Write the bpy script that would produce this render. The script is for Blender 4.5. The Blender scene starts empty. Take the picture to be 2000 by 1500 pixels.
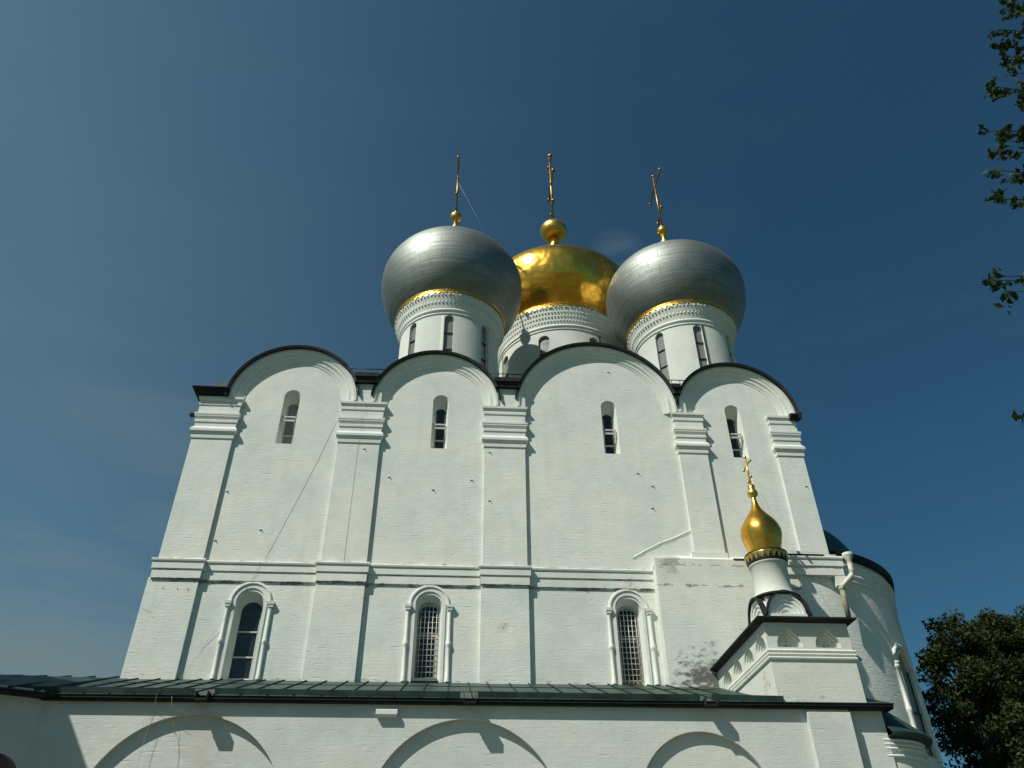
import bpy, bmesh, math, random
from mathutils import Vector, Matrix
from mathutils.geometry import tessellate_polygon
PI = math.pi
R = math.radians
random.seed(7)
scn = bpy.context.scene
col = scn.collection

# ------------------------------------------------------------------ camera
cam_d = bpy.data.cameras.new('camera')
cam = bpy.data.objects.new('camera', cam_d)
col.objects.link(cam)
cam_d.sensor_width = 36.0
cam_d.lens = 36.0 * 1545.0 / 2000.0
cam_d.clip_start, cam_d.clip_end = 0.1, 3000
YAW, PIT, ROLL = R(4.264), R(36.566), R(-0.5)
fw = Vector((math.sin(YAW) * math.cos(PIT), math.cos(YAW) * math.cos(PIT), math.sin(PIT)))
rt = Vector((math.cos(YAW), -math.sin(YAW), 0))
up = rt.cross(fw)
rx = rt * math.cos(ROLL) + up * math.sin(ROLL)
ux = -rt * math.sin(ROLL) + up * math.cos(ROLL)
M = Matrix((rx, ux, -fw)).transposed().to_4x4()
M.translation = Vector((0, 0, 1.6))
cam.matrix_world = M
scn.camera = cam

# ------------------------------------------------------------------ light
SUN_AZ, SUN_EL = R(-53), R(50)           # azimuth measured from the facade normal, towards the left
to_sun = Vector((math.sin(SUN_AZ) * math.cos(SUN_EL), -math.cos(SUN_AZ) * math.cos(SUN_EL), math.sin(SUN_EL)))
sd = bpy.data.lights.new('sun', 'SUN')
sd.energy = 5.0
sd.angle = R(0.53)
sd.color = (1.0, 0.965, 0.87)
sun = bpy.data.objects.new('sun', sd)
col.objects.link(sun)
sun.rotation_euler = to_sun.to_track_quat('Z', 'Y').to_euler()
w = bpy.data.worlds.new('World')
scn.world = w
w.use_nodes = True
wn, wl = w.node_tree.nodes, w.node_tree.links
wn.clear()
wo = wn.new('ShaderNodeOutputWorld')
bg = wn.new('ShaderNodeBackground')
sky = wn.new('ShaderNodeTexSky')
sky.sky_type = 'NISHITA'
sky.sun_disc = False
sky.sun_elevation = SUN_EL
sky.sun_rotation = math.atan2(to_sun.x, to_sun.y)
sky.altitude = 150
sky.air_density = 1.0
sky.dust_density = 1.4
sky.ozone_density = 1.6
bg.inputs['Strength'].default_value = 0.0525
# thin cirrus wisps in the sky itself, by direction
tc = wn.new('ShaderNodeTexCoord')
mp = wn.new('ShaderNodeMapping')
mp.inputs['Scale'].default_value = (1.0, 1.6, 4.5)
mp.inputs['Rotation'].default_value = (0.5, -0.35, 0.4)
nz = wn.new('ShaderNodeTexNoise')
nz.inputs['Scale'].default_value = 2.6
nz.inputs['Detail'].default_value = 7
nz.inputs['Roughness'].default_value = 0.55
nz.inputs['Distortion'].default_value = 0.5
rmp = wn.new('ShaderNodeMapRange')
rmp.inputs['From Min'].default_value = 0.5
rmp.inputs['From Max'].default_value = 0.85
rmp.inputs['To Max'].default_value = 0.10
mixs = wn.new('ShaderNodeMix')
mixs.data_type = 'RGBA'
mixs.inputs[7].default_value = (3.2, 3.6, 3.7, 1)
tint = wn.new('ShaderNodeMix')
tint.data_type = 'RGBA'
tint.blend_type = 'MULTIPLY'
tint.inputs[0].default_value = 1.0
tint.inputs[7].default_value = (0.45, 0.94, 1.03, 1)
wl.new(tc.outputs['Generated'], mp.inputs['Vector'])
wl.new(mp.outputs['Vector'], nz.inputs['Vector'])
wl.new(nz.outputs['Fac'], rmp.inputs['Value'])
wl.new(rmp.outputs['Result'], mixs.inputs[0])
wl.new(sky.outputs['Color'], mixs.inputs[6])
wl.new(mixs.outputs[2], tint.inputs[6])
# hazy brightening of the sky towards the sun's side (left)
dotn = wn.new('ShaderNodeVectorMath')
dotn.operation = 'DOT_PRODUCT'
dotn.inputs[1].default_value = (-0.997, 0.074, 0.0)
wl.new(tc.outputs['Generated'], dotn.inputs[0])
vr = wn.new('ShaderNodeMapRange')
vr.inputs['From Min'].default_value = -0.49
vr.inputs['From Max'].default_value = 0.49
vr.inputs['To Max'].default_value = 1.0
vr.clamp = True
wl.new(dotn.outputs['Value'], vr.inputs['Value'])
sq = wn.new('ShaderNodeMath')
sq.operation = 'POWER'
sq.inputs[1].default_value = 2.5
wl.new(vr.outputs['Result'], sq.inputs[0])
veil = wn.new('ShaderNodeMix')
veil.data_type = 'RGBA'
veil.blend_type = 'ADD'
veil.inputs[7].default_value = (1.05, 1.46, 1.42, 1)
wl.new(sq.outputs[0], veil.inputs[0])
wl.new(tint.outputs[2], veil.inputs[6])
# wisps low on the left and one small puff of cloud
lowm = wn.new('ShaderNodeSeparateXYZ')
wl.new(tc.outputs['Generated'], lowm.inputs[0])
lr = wn.new('ShaderNodeMapRange')
lr.inputs['From Min'].default_value = 0.62
lr.inputs['From Max'].default_value = 0.25
wl.new(lowm.outputs['Z'], lr.inputs['Value'])
pd = wn.new('ShaderNodeVectorMath')
pd.operation = 'DOT_PRODUCT'
pd.inputs[1].default_value = (0.1826, 0.6830, 0.7072)
wl.new(tc.outputs['Generated'], pd.inputs[0])
pr_m = wn.new('ShaderNodeMapRange')
pr_m.inputs['From Min'].default_value = 0.9991
pr_m.inputs['From Max'].default_value = 1.0
pr_m.inputs['To Max'].default_value = 0.75
pr_m.interpolation_type = 'SMOOTHSTEP'
wl.new(pd.outputs['Value'], pr_m.inputs['Value'])
wisp = wn.new('ShaderNodeMath')
wisp.operation = 'MULTIPLY'
wl.new(lr.outputs['Result'], wisp.inputs[0])
wl.new(sq.outputs[0], wisp.inputs[1])
wsum = wn.new('ShaderNodeMath')
wsum.operation = 'MULTIPLY_ADD'
wsum.inputs[1].default_value = 1.25
wl.new(wisp.outputs[0], wsum.inputs[0])
wl.new(pr_m.outputs['Result'], wsum.inputs[2])
rm2 = wn.new('ShaderNodeMapRange')
rm2.inputs['From Min'].default_value = 0.42
rm2.inputs['From Max'].default_value = 0.72
wl.new(nz.outputs['Fac'], rm2.inputs['Value'])
wfac = wn.new('ShaderNodeMath')
wfac.operation = 'MULTIPLY'
wl.new(wsum.outputs[0], wfac.inputs[0])
wl.new(rm2.outputs['Result'], wfac.inputs[1])
wmix = wn.new('ShaderNodeMix')
wmix.data_type = 'RGBA'
wmix.inputs[7].default_value = (3.1, 4.5, 4.9, 1)
wl.new(wfac.outputs[0], wmix.inputs[0])
wl.new(veil.outputs[2], wmix.inputs[6])
wl.new(wmix.outputs[2], bg.inputs['Color'])
wl.new(bg.outputs['Background'], wo.inputs['Surface'])
vs = scn.view_settings
vs.view_transform = 'Standard'
vs.look = 'None'
vs.exposure = -0.07
vs.gamma = 1

# ------------------------------------------------------------------ materials
def mat(name):
    m = bpy.data.materials.new(name)
    m.use_nodes = True
    n, l = m.node_tree.nodes, m.node_tree.links
    b = n['Principled BSDF']
    return m, n, l, b

def N(n, typ, **kw):
    x = n.new(typ)
    for k, v in kw.items():
        if k in x.inputs:
            x.inputs[k].default_value = v
        else:
            setattr(x, k, v)
    return x

def ramp(n, l, src, stops):
    r = n.new('ShaderNodeValToRGB')
    e = r.color_ramp.elements
    while len(e) < len(stops):
        e.new(0.5)
    for el, (p, c) in zip(e, stops):
        el.position = p
        el.color = c if len(c) == 4 else (*c, 1)
    l.new(src, r.inputs['Fac'])
    return r.outputs['Color']

def mixc(n, l, fac, a, b_, mode='MIX'):
    x = n.new('ShaderNodeMix')
    x.data_type = 'RGBA'
    x.blend_type = mode
    for s, i in ((fac, 0), (a, 6), (b_, 7)):
        if isinstance(s, (int, float)):
            x.inputs[i].default_value = s
        elif isinstance(s, tuple):
            x.inputs[i].default_value = s if len(s) == 4 else (*s, 1)
        else:
            l.new(s, x.inputs[i])
    return x.outputs[2]

def math_(n, l, op, a, b_=0.0, clamp=False):
    x = n.new('ShaderNodeMath')
    x.operation = op
    x.use_clamp = clamp
    for s, i in ((a, 0), (b_, 1)):
        if isinstance(s, (int, float)):
            x.inputs[i].default_value = s
        else:
            l.new(s, x.inputs[i])
    return x.outputs[0]

def whitewash(name, base=(0.70, 0.725, 0.67), grime=0.5, brick=1.0, band=None, moss=None):
    """limewashed brick: faint courses, patches of newer wash, flaked spots"""
    m, n, l, b = mat(name)
    uv = n.new('ShaderNodeUVMap')
    geo = n.new('ShaderNodeNewGeometry')
    br = N(n, 'ShaderNodeTexBrick', Scale=1.0)
    br.offset = 0.5
    for k, v in (('Mortar Size', 0.016), ('Mortar Smooth', 0.6), ('Brick Width', 0.42), ('Row Height', 0.135), ('Bias', 0.0)):
        br.inputs[k].default_value = v
    br.inputs['Color1'].default_value = (1, 1, 1, 1)
    br.inputs['Color2'].default_value = (0.86, 0.86, 0.86, 1)
    br.inputs['Mortar'].default_value = (0, 0, 0, 1)
    # wavy courses
    wv = N(n, 'ShaderNodeTexNoise', Scale=1.1, Detail=3.0)
    l.new(uv.outputs[0], wv.inputs['Vector'])
    add = n.new('ShaderNodeVectorMath')
    add.operation = 'MULTIPLY_ADD'
    l.new(wv.outputs['Color'], add.inputs[0])
    add.inputs[1].default_value = (0.06, 0.09, 0)
    l.new(uv.outputs[0], add.inputs[2])
    l.new(add.outputs[0], br.inputs['Vector'])
    big = N(n, 'ShaderNodeTexNoise', Scale=0.35, Detail=5.0, Roughness=0.6)
    l.new(geo.outputs['Position'], big.inputs['Vector'])
    mid = N(n, 'ShaderNodeTexNoise', Scale=1.3, Detail=6.0, Roughness=0.65)
    l.new(geo.outputs['Position'], mid.inputs['Vector'])
    # dash-like marks stretched along the courses
    mpx = n.new('ShaderNodeMapping')
    mpx.inputs['Scale'].default_value = (1.5, 10.0, 1)
    l.new(uv.outputs[0], mpx.inputs['Vector'])
    dash = N(n, 'ShaderNodeTexNoise', Scale=1.0, Detail=3.0, Roughness=0.5)
    l.new(mpx.outputs[0], dash.inputs['Vector'])
    fine = N(n, 'ShaderNodeTexNoise', Scale=14.0, Detail=5.0, Roughness=0.7)
    l.new(geo.outputs['Position'], fine.inputs['Vector'])
    c = ramp(n, l, big.outputs['Fac'], [(0.32, (base[0] * 0.90, base[1] * 0.925, base[2] * 0.93)), (0.50, base), (0.66, (min(1, base[0] * 1.09), min(1, base[1] * 1.06), base[2] * 1.02))])
    c2 = ramp(n, l, mid.outputs['Fac'], [(0.34, (0.90, 0.90, 0.875)), (0.6, (1, 1, 1))])
    c = mixc(n, l, 0.75, c, c2, 'MULTIPLY')
    dm = ramp(n, l, dash.outputs['Fac'], [(0.60, (0, 0, 0)), (0.74, (1, 1, 1))])
    msk = ramp(n, l, mid.outputs['Fac'], [(0.40, (0, 0, 0)), (0.62, (1, 1, 1))])
    dfac = math_(n, l, 'MULTIPLY', dm, msk)
    c = mixc(n, l, math_(n, l, 'MULTIPLY', dfac, 0.28 * brick), c, (0.46, 0.45, 0.40))
    # faint rain streaks
    mps = n.new('ShaderNodeMapping')
    mps.inputs['Scale'].default_value = (2.2, 0.16, 1)
    l.new(uv.outputs[0], mps.inputs['Vector'])
    stk = N(n, 'ShaderNodeTexNoise', Scale=1.0, Detail=5.0, Roughness=0.6)
    l.new(mps.outputs[0], stk.inputs['Vector'])
    sf_ = ramp(n, l, stk.outputs['Fac'], [(0.54, (0, 0, 0)), (0.72, (1, 1, 1))])
    c = mixc(n, l, math_(n, l, 'MULTIPLY', sf_, 0.20 * grime * 2), c, (0.50, 0.49, 0.43))
    # small flaked spots
    vo = N(n, 'ShaderNodeTexNoise', Scale=2.3, Detail=8.0, Roughness=0.72)
    mpv = n.new('ShaderNodeMapping')
    mpv.inputs['Location'].default_value = (5.3, 2.1, 9.7)
    mpv.inputs['Scale'].default_value = (1, 1, 1.8)
    l.new(geo.outputs['Position'], mpv.inputs['Vector'])
    l.new(mpv.outputs[0], vo.inputs['Vector'])
    fl = ramp(n, l, vo.outputs['Fac'], [(0.715, (0, 0, 0)), (0.735, (1, 1, 1))])
    c = mixc(n, l, math_(n, l, 'MULTIPLY', fl, grime), c, (0.30, 0.25, 0.20))
    if band:
        sp = n.new('ShaderNodeSeparateXYZ')
        l.new(geo.outputs['Position'], sp.inputs[0])
        for (z0, hw, thr, colr, st) in band:
            d = math_(n, l, 'ABSOLUTE', math_(n, l, 'SUBTRACT', sp.outputs['Z'], z0))
            near = math_(n, l, 'SUBTRACT', 1.0, math_(n, l, 'DIVIDE', d, hw), True)
            q = N(n, 'ShaderNodeTexNoise', Scale=1.7, Detail=7.0, Roughness=0.7)
            mq = n.new('ShaderNodeMapping')
            mq.inputs['Scale'].default_value = (1, 1, 3.0)
            mq.inputs['Location'].default_value = (z0, 0, 0)
            l.new(geo.outputs['Position'], mq.inputs['Vector'])
            l.new(mq.outputs[0], q.inputs['Vector'])
            s = math_(n, l, 'ADD', q.outputs['Fac'], math_(n, l, 'MULTIPLY', near, 0.22))
            f = ramp(n, l, s, [(thr, (0, 0, 0)), (thr + 0.04, (1, 1, 1))])
            f = math_(n, l, 'MULTIPLY', math_(n, l, 'MULTIPLY', f, math_(n, l, 'MULTIPLY', near, 3.0, True)), st)
            c = mixc(n, l, f, c, colr)
    if moss:
        for (p, rad, colr, st, thr) in moss:
            dv = n.new('ShaderNodeVectorMath')
            dv.operation = 'DISTANCE'
            l.new(geo.outputs['Position'], dv.inputs[0])
            dv.inputs[1].default_value = p
            near = math_(n, l, 'SUBTRACT', 1.0, math_(n, l, 'DIVIDE', dv.outputs['Value'], rad), True)
            s = math_(n, l, 'ADD', vo.outputs['Fac'], math_(n, l, 'MULTIPLY', near, 0.40))
            f = ramp(n, l, s, [(thr, (0, 0, 0)), (thr + 0.16, (1, 1, 1))])
            f = math_(n, l, 'MULTIPLY', math_(n, l, 'MULTIPLY', f, math_(n, l, 'MULTIPLY', near, 4.0, True)), st)
            c = mixc(n, l, f, c, colr)
    l.new(c, b.inputs['Base Color'])
    b.inputs['Roughness'].default_value = 0.9
    b.inputs['Specular IOR Level'].default_value = 0.15
    thin = ramp(n, l, dash.outputs['Fac'], [(0.40, (0.06, 0.06, 0.06)), (0.70, (1, 1, 1))])
    thin = math_(n, l, 'MULTIPLY', thin, ramp(n, l, mid.outputs['Fac'], [(0.36, (0.15, 0.15, 0.15)), (0.66, (1, 1, 1))]))
    h = math_(n, l, 'ADD', math_(n, l, 'MULTIPLY', math_(n, l, 'MULTIPLY', br.outputs['Color'], thin), 0.55 * brick), math_(n, l, 'MULTIPLY', fine.outputs['Fac'], 0.45))
    h = math_(n, l, 'ADD', h, math_(n, l, 'MULTIPLY', mid.outputs['Fac'], 1.4))
    h = math_(n, l, 'ADD', h, math_(n, l, 'MULTIPLY', dm, -0.8 * brick))
    bp = N(n, 'ShaderNodeBump', Strength=0.33, Distance=0.03)
    l.new(h, bp.inputs['Height'])
    l.new(bp.outputs[0], b.inputs['Normal'])
    return m

BRK = (0.26, 0.13, 0.085)
GRY = (0.17, 0.155, 0.13)
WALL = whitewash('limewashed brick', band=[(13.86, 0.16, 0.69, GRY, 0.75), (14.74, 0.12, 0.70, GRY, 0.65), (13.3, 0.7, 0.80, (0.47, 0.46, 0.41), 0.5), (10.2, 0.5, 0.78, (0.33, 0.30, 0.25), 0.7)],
                 moss=[((6.9, 30.0, 13.95), 1.1, BRK, 0.75, 0.79), ((1.75, 29.8, 12.22), 0.62, (0.32, 0.22, 0.17), 0.9, 0.74),
                       ((9.4, 29.6, 10.2), 2.0, (0.06, 0.055, 0.045), 0.85, 0.66), ((8.6, 29.7, 14.9), 1.2, (0.30, 0.27, 0.22), 0.7, 0.70),
                       ((-11.5, 29.8, 12.7), 0.8, BRK, 0.7, 0.80)])
TRIM = whitewash('limewashed mouldings', base=(0.725, 0.745, 0.695), grime=0.35, brick=0.3,
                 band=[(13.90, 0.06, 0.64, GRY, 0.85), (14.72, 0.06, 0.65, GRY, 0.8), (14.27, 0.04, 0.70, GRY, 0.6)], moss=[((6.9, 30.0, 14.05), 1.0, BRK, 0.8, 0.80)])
GWALL = whitewash('gallery plaster', base=(0.605, 0.63, 0.59), grime=0.4, brick=0.7,
                  moss=[((-7.0, 24.5, 6.8), 2.2, (0.52, 0.44, 0.38), 0.45, 0.70)])
CWALL = whitewash('chapel plaster', base=(0.64, 0.66, 0.61), grime=0.5, brick=0.6,
                  band=[(8.15, 0.60, 0.80, (0.36, 0.32, 0.26), 0.5)], moss=[((10.0, 25.0, 8.8), 0.9, (0.2, 0.18, 0.14), 0.6, 0.72)])
DWALL = whitewash('drum plaster', base=(0.66, 0.68, 0.63), grime=0.45, brick=0.25)
AWALL = whitewash('apse brick', base=(0.74, 0.765, 0.725), grime=0.5, brick=1.4,
                  moss=[((18.9, 32.0, 13.6), 1.8, (0.42, 0.42, 0.38), 0.6, 0.72)])

def metal(name, base, metallic, rough, var=0.2, nscale=6.0, bump=0.0, seams=None, bd=0.05, sb=1.0, dents=0.0, streak=0.0):
    m, n, l, b = mat(name)
    geo = n.new('ShaderNodeNewGeometry')
    no = N(n, 'ShaderNodeTexNoise', Scale=nscale, Detail=6.0, Roughness=0.6)
    l.new(geo.outputs['Position'], no.inputs['Vector'])
    c = ramp(n, l, no.outputs['Fac'], [(0.3, tuple(x * (1 - var) for x in base)), (0.7, tuple(min(1, x * (1 + var)) for x in base))])
    h = no.outputs['Fac']
    if seams:
        uv = n.new('ShaderNodeUVMap')
        br = N(n, 'ShaderNodeTexBrick', Scale=1.0)
        br.offset = 0.5
        for k, v in (('Mortar Size', seams[2]), ('Mortar Smooth', 0.3), ('Brick Width', seams[0]), ('Row Height', seams[1]), ('Bias', 0.0)):
            br.inputs[k].default_value = v
        br.inputs['Color1'].default_value = (1, 1, 1, 1)
        br.inputs['Color2'].default_value = (seams[3],) * 3 + (1,)
        br.inputs['Mortar'].default_value = (seams[4],) * 3 + (1,)
        l.new(uv.outputs[0], br.inputs['Vector'])
        c = mixc(n, l, 1.0, c, br.outputs['Color'], 'MULTIPLY')
        h = math_(n, l, 'ADD', math_(n, l, 'MULTIPLY', no.outputs['Fac'], 0.6), math_(n, l, 'MULTIPLY', br.outputs['Color'], sb))
        l.new(ramp(n, l, br.outputs['Color'], [(0.0, (rough * 1.35,) * 3), (1.0, (rough,) * 3)]), b.inputs['Roughness'])
    else:
        l.new(ramp(n, l, no.outputs['Fac'], [(0.3, (rough * 0.8,) * 3), (0.7, (rough * 1.25,) * 3)]), b.inputs['Roughness'])
    if streak:
        ms = n.new('ShaderNodeMapping')
        ms.inputs['Scale'].default_value = (0.30, 4.5, 1)
        l.new(uv.outputs[0], ms.inputs['Vector'])
        sk = N(n, 'ShaderNodeTexNoise', Scale=1.0, Detail=6.0, Roughness=0.65)
        l.new(ms.outputs[0], sk.inputs['Vector'])
        c = mixc(n, l, streak, c, ramp(n, l, sk.outputs['Fac'], [(0.32, (0.55, 0.57, 0.55)), (0.66, (1, 1, 1))]), 'MULTIPLY')
        h = math_(n, l, 'ADD', h, math_(n, l, 'MULTIPLY', sk.outputs['Fac'], 1.6))
    l.new(c, b.inputs['Base Color'])
    b.inputs['Metallic'].default_value = metallic
    if dents:
        dn = N(n, 'ShaderNodeTexNoise', Scale=dents, Detail=2.0, Roughness=0.4)
        l.new(geo.outputs['Position'], dn.inputs['Vector'])
        h = math_(n, l, 'ADD', math_(n, l, 'MULTIPLY', dn.outputs['Fac'], 1.0), math_(n, l, 'MULTIPLY', br.outputs['Color'], sb) if seams else 0.0)
    if bump:
        bp = N(n, 'ShaderNodeBump', Strength=bump, Distance=bd)
        l.new(h, bp.inputs['Height'])
        l.new(bp.outputs[0], b.inputs['Normal'])
    return m

SILVER = metal('silver painted sheet', (0.31, 0.335, 0.305), 1.0, 0.55, 0.10, 1.2, 0.24, seams=(1.3, 0.55, 0.013, 0.90, 0.55), streak=0.42)
GOLD = metal('gilded sheet', (1.0, 0.48, 0.07), 1.0, 0.27, 0.16, 0.75, 0.34, seams=(1.7, 0.8, 0.010, 0.92, 0.6), bd=0.5, sb=0.02, dents=0.8)
CROSSM = metal('reflection-darkened gilt', (0.34, 0.19, 0.045), 1.0, 0.38, 0.3, 4.0)  # gilt for the dome crosses, dark reflections painted into the base colour
GOLDT = metal('gilded trim', (0.72, 0.45, 0.10), 1.0, 0.36, 0.15, 5.0)
GREEN = metal('green roof sheet', (0.027, 0.058, 0.049), 0.2, 0.5, 0.45, 1.8, 0.1)
DARK = metal('dark roof edge', (0.004, 0.007, 0.006), 0.0, 0.8, 0.4, 3.0)
IRON = metal('dark iron', (0.02, 0.022, 0.02), 0.5, 0.5, 0.3, 8.0)
FRAME = metal('white painted frame', (0.55, 0.55, 0.49), 0.0, 0.5, 0.12, 9.0)
CREAM = metal('cream painted pipe', (0.50, 0.50, 0.42), 0.0, 0.45, 0.2, 5.0)
STAIN = metal('mossy pipe', (0.22, 0.22, 0.15), 0.0, 0.7, 0.45, 6.0)
GLASS = metal('dark window glass', (0.016, 0.024, 0.026), 0.0, 0.08, 0.3, 2.0)
GREYP = metal('grey window panes', (0.20, 0.205, 0.185), 0.0, 0.24, 0.12, 2.0)
WOOD = metal('weathered wood', (0.17, 0.12, 0.07), 0.0, 0.8, 0.3, 9.0)
GRANITE = metal('shade-darkened red granite', (0.010, 0.005, 0.006), 0.0, 0.55, 0.3, 30.0)  # red stone, base darkened further to paint in the shade it stands in
GRANITE.node_tree.nodes['Principled BSDF'].inputs['Specular IOR Level'].default_value = 0.08
ROPE = metal('grey cable', (0.42, 0.41, 0.36), 0.0, 0.8, 0.2, 5.0)

def leafmat(name, a, b_):
    m, n, l, b = mat(name)
    oi = n.new('ShaderNodeNewGeometry')
    c = ramp(n, l, oi.outputs['Random Per Island'], [(0.0, a), (1.0, b_)])
    l.new(c, b.inputs['Base Color'])
    b.inputs['Roughness'].default_value = 0.6
    b.inputs['Specular IOR Level'].default_value = 0.2
    tr = n.new('ShaderNodeBsdfTranslucent')
    l.new(c, tr.inputs['Color'])
    mx = N(n, 'ShaderNodeMixShader')
    mx.inputs[0].default_value = 0.25
    out = n['Material Output']
    l.new(b.outputs[0], mx.inputs[1])
    l.new(tr.outputs[0], mx.inputs[2])
    l.new(mx.outputs[0], out.inputs['Surface'])
    return m
LEAF = leafmat('dark foliage', (0.011, 0.023, 0.006), (0.054, 0.072, 0.018))
LEAFB = leafmat('birch foliage', (0.012, 0.026, 0.006), (0.040, 0.070, 0.016))
BARK = metal('bark', (0.03, 0.024, 0.018), 0.0, 0.9, 0.4, 7.0)

# ------------------------------------------------------------------ mesh builder
class MB:
    def __init__(s, uv='box'):
        s.v, s.f, s.mi, s.sm, s.uv = [], [], [], [], uv
    def face(s, pts, m=0, smooth=False):
        i = len(s.v)
        s.v += [tuple(p) for p in pts]
        s.f.append(tuple(range(i, i + len(pts))))
        s.mi.append(m)
        s.sm.append(smooth)
    def idx(s, verts, faces, m=0, smooth=False):
        i = len(s.v)
        s.v += [tuple(p) for p in verts]
        for f in faces:
            s.f.append(tuple(i + k for k in f))
            s.mi.append(m)
            s.sm.append(smooth)
    def box(s, x0, x1, y0, y1, z0, z1, m=0):
        V = [(x, y, z) for z in (z0, z1) for y in (y0, y1) for x in (x0, x1)]
        s.idx(V, [(0, 2, 3, 1), (4, 5, 7, 6), (0, 1, 5, 4), (2, 6, 7, 3), (0, 4, 6, 2), (1, 3, 7, 5)], m)
    def obox(s, c, ax, ay, az, m=0):
        c, ax, ay, az = Vector(c), Vector(ax), Vector(ay), Vector(az)
        V = [c + ax * i + ay * j + az * k for k in (-1, 1) for j in (-1, 1) for i in (-1, 1)]
        s.idx(V, [(0, 2, 3, 1), (4, 5, 7, 6), (0, 1, 5, 4), (2, 6, 7, 3), (0, 4, 6, 2), (1, 3, 7, 5)], m)
    def grid(s, rows, m=0, smooth=False, closed=False):
        n = len(rows[0])
        V = [p for r in rows for p in r]
        F = []
        for i in range(len(rows) - 1):
            for j in range(n if closed else n - 1):
                k = (j + 1) % n
                F.append((i * n + j, i * n + k, (i + 1) * n + k, (i + 1) * n + j))
        s.idx(V, F, m, smooth)
    def lathe(s, prof, cx, cy, n=48, a0=0.0, a1=2 * PI, m=0, smooth=True):
        full = abs(a1 - a0 - 2 * PI) < 1e-6
        k = n if full else n + 1
        rows = [[(cx + r * math.cos(a0 + (a1 - a0) * j / n), cy + r * math.sin(a0 + (a1 - a0) * j / n), z) for j in range(k)] for r, z in prof]
        s.grid(rows, m, smooth, full)
    def sweep_arc(s, prof, cx, cz, a0, a1, n=40, m=0, smooth=False, caps=True):
        rows = []
        for j in range(n + 1):
            a = a0 + (a1 - a0) * j / n
            rows.append([(cx + r * math.cos(a), y, cz + r * math.sin(a)) for r, y in prof])
        s.grid(rows, m, smooth)
        if caps:
            s.face(rows[0], m)
            s.face(rows[-1], m)
    def tube(s, pts, r, n=8, m=0, caps=True):
        pts = [Vector(p) for p in pts]
        rows = []
        for i, p in enumerate(pts):
            d = (pts[min(i + 1, len(pts) - 1)] - pts[max(i - 1, 0)]).normalized()
            u = d.cross(Vector((0.13, 0.31, 0.94)))
            if u.length < 0.05:
                u = d.cross(Vector((1, 0, 0)))
            u.normalize()
            v = d.cross(u)
            rr = r[i] if isinstance(r, (list, tuple)) else r
            rows.append([tuple(p + (u * math.cos(2 * PI * k / n) + v * math.sin(2 * PI * k / n)) * rr) for k in range(n)])
        s.grid(rows, m, True, True)
        if caps:
            s.face(rows[0], m)
            s.face(rows[-1], m)
    def rectloft(s, x0, x1, yf, yb, lv, m=0, left=True, right=True):
        """moulded block against a wall: levels (projection, z); returns on the sides that are free"""
        rows = []
        for p, z in lv:
            a = x0 - (p if left else 0)
            b = x1 + (p if right else 0)
            rows.append([(a, yb, z), (a, yf - p, z), (b, yf - p, z), (b, yb, z)])
        s.grid(rows, m)
        s.face(rows[0], m)
        s.face(rows[-1], m)
    def holed(s, outer, holes, y, m=0):
        loops = [[Vector((x, 0, z)) for x, z in lp] for lp in [outer] + holes]
        flat = [(p.x, y, p.z) for lp in loops for p in lp]
        s.idx(flat, tessellate_polygon([[Vector((p.x, p.z, 0)) for p in lp] for lp in loops]), m)
    def build(s, name, mats, parent=None, base=(0, 0, 0)):
        if not isinstance(mats, (list, tuple)):
            mats = [mats]
        me = bpy.data.meshes.new(name)
        bx, by, bz = base
        me.from_pydata([(x - bx, y - by, z - bz) for x, y, z in s.v], [], s.f)
        for q in mats:
            me.materials.append(q)
        me.polygons.foreach_set('material_index', s.mi)
        me.polygons.foreach_set('use_smooth', s.sm)
        ul = me.uv_layers.new(name='UVMap')
        cu = s.uv
        for p in me.polygons:
            nn = p.normal
            base_t = None
            for li in p.loop_indices:
                x, y, z = s.v[me.loops[li].vertex_index]
                if cu == 'box':
                    if abs(nn.z) > 0.75: c = (x, y)
                    elif abs(nn.y) >= abs(nn.x): c = (x, z)
                    else: c = (y, z)
                else:
                    _, cx, cy, rr = cu
                    t = math.atan2(y - cy, x - cx)
                    if base_t is None: base_t = t
                    if t - base_t > PI: t -= 2 * PI
                    if t - base_t < -PI: t += 2 * PI
                    c = (t * rr, z)
                ul.data[li].uv = c
        bm = bmesh.new()
        bm.from_mesh(me)
        bmesh.ops.remove_doubles(bm, verts=bm.verts, dist=0.0004)
        bmesh.ops.recalc_face_normals(bm, faces=bm.faces)
        bm.to_mesh(me)
        bm.free()
        o = bpy.data.objects.new(name, me)
        col.objects.link(o)
        if parent:
            o.parent = parent
        else:
            o.location = base
        return o

def thing(name, label, cat, loc, group=None):
    o = bpy.data.objects.new(name, None)
    o.empty_display_size = 0.5
    col.objects.link(o)
    o.location = loc
    o['label'] = label
    o['category'] = cat
    if group: o['group'] = group
    return o

def tag(o, label, cat, group=None):
    o['label'] = label
    o['category'] = cat
    if group: o['group'] = group
    return o

def arch_loop(cx, z0, zs, hw, n=14, rise=None):
    """arched opening outline from bottom left round to bottom right"""
    h = hw if rise is None else rise
    pts = [(cx - hw, z0), (cx - hw, zs)]
    for i in range(1, n):
        a = PI - PI * i / n
        pts.append((cx + hw * math.cos(a), zs + h * math.sin(a)))
    return pts + [(cx + hw, zs), (cx + hw, z0)]

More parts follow.
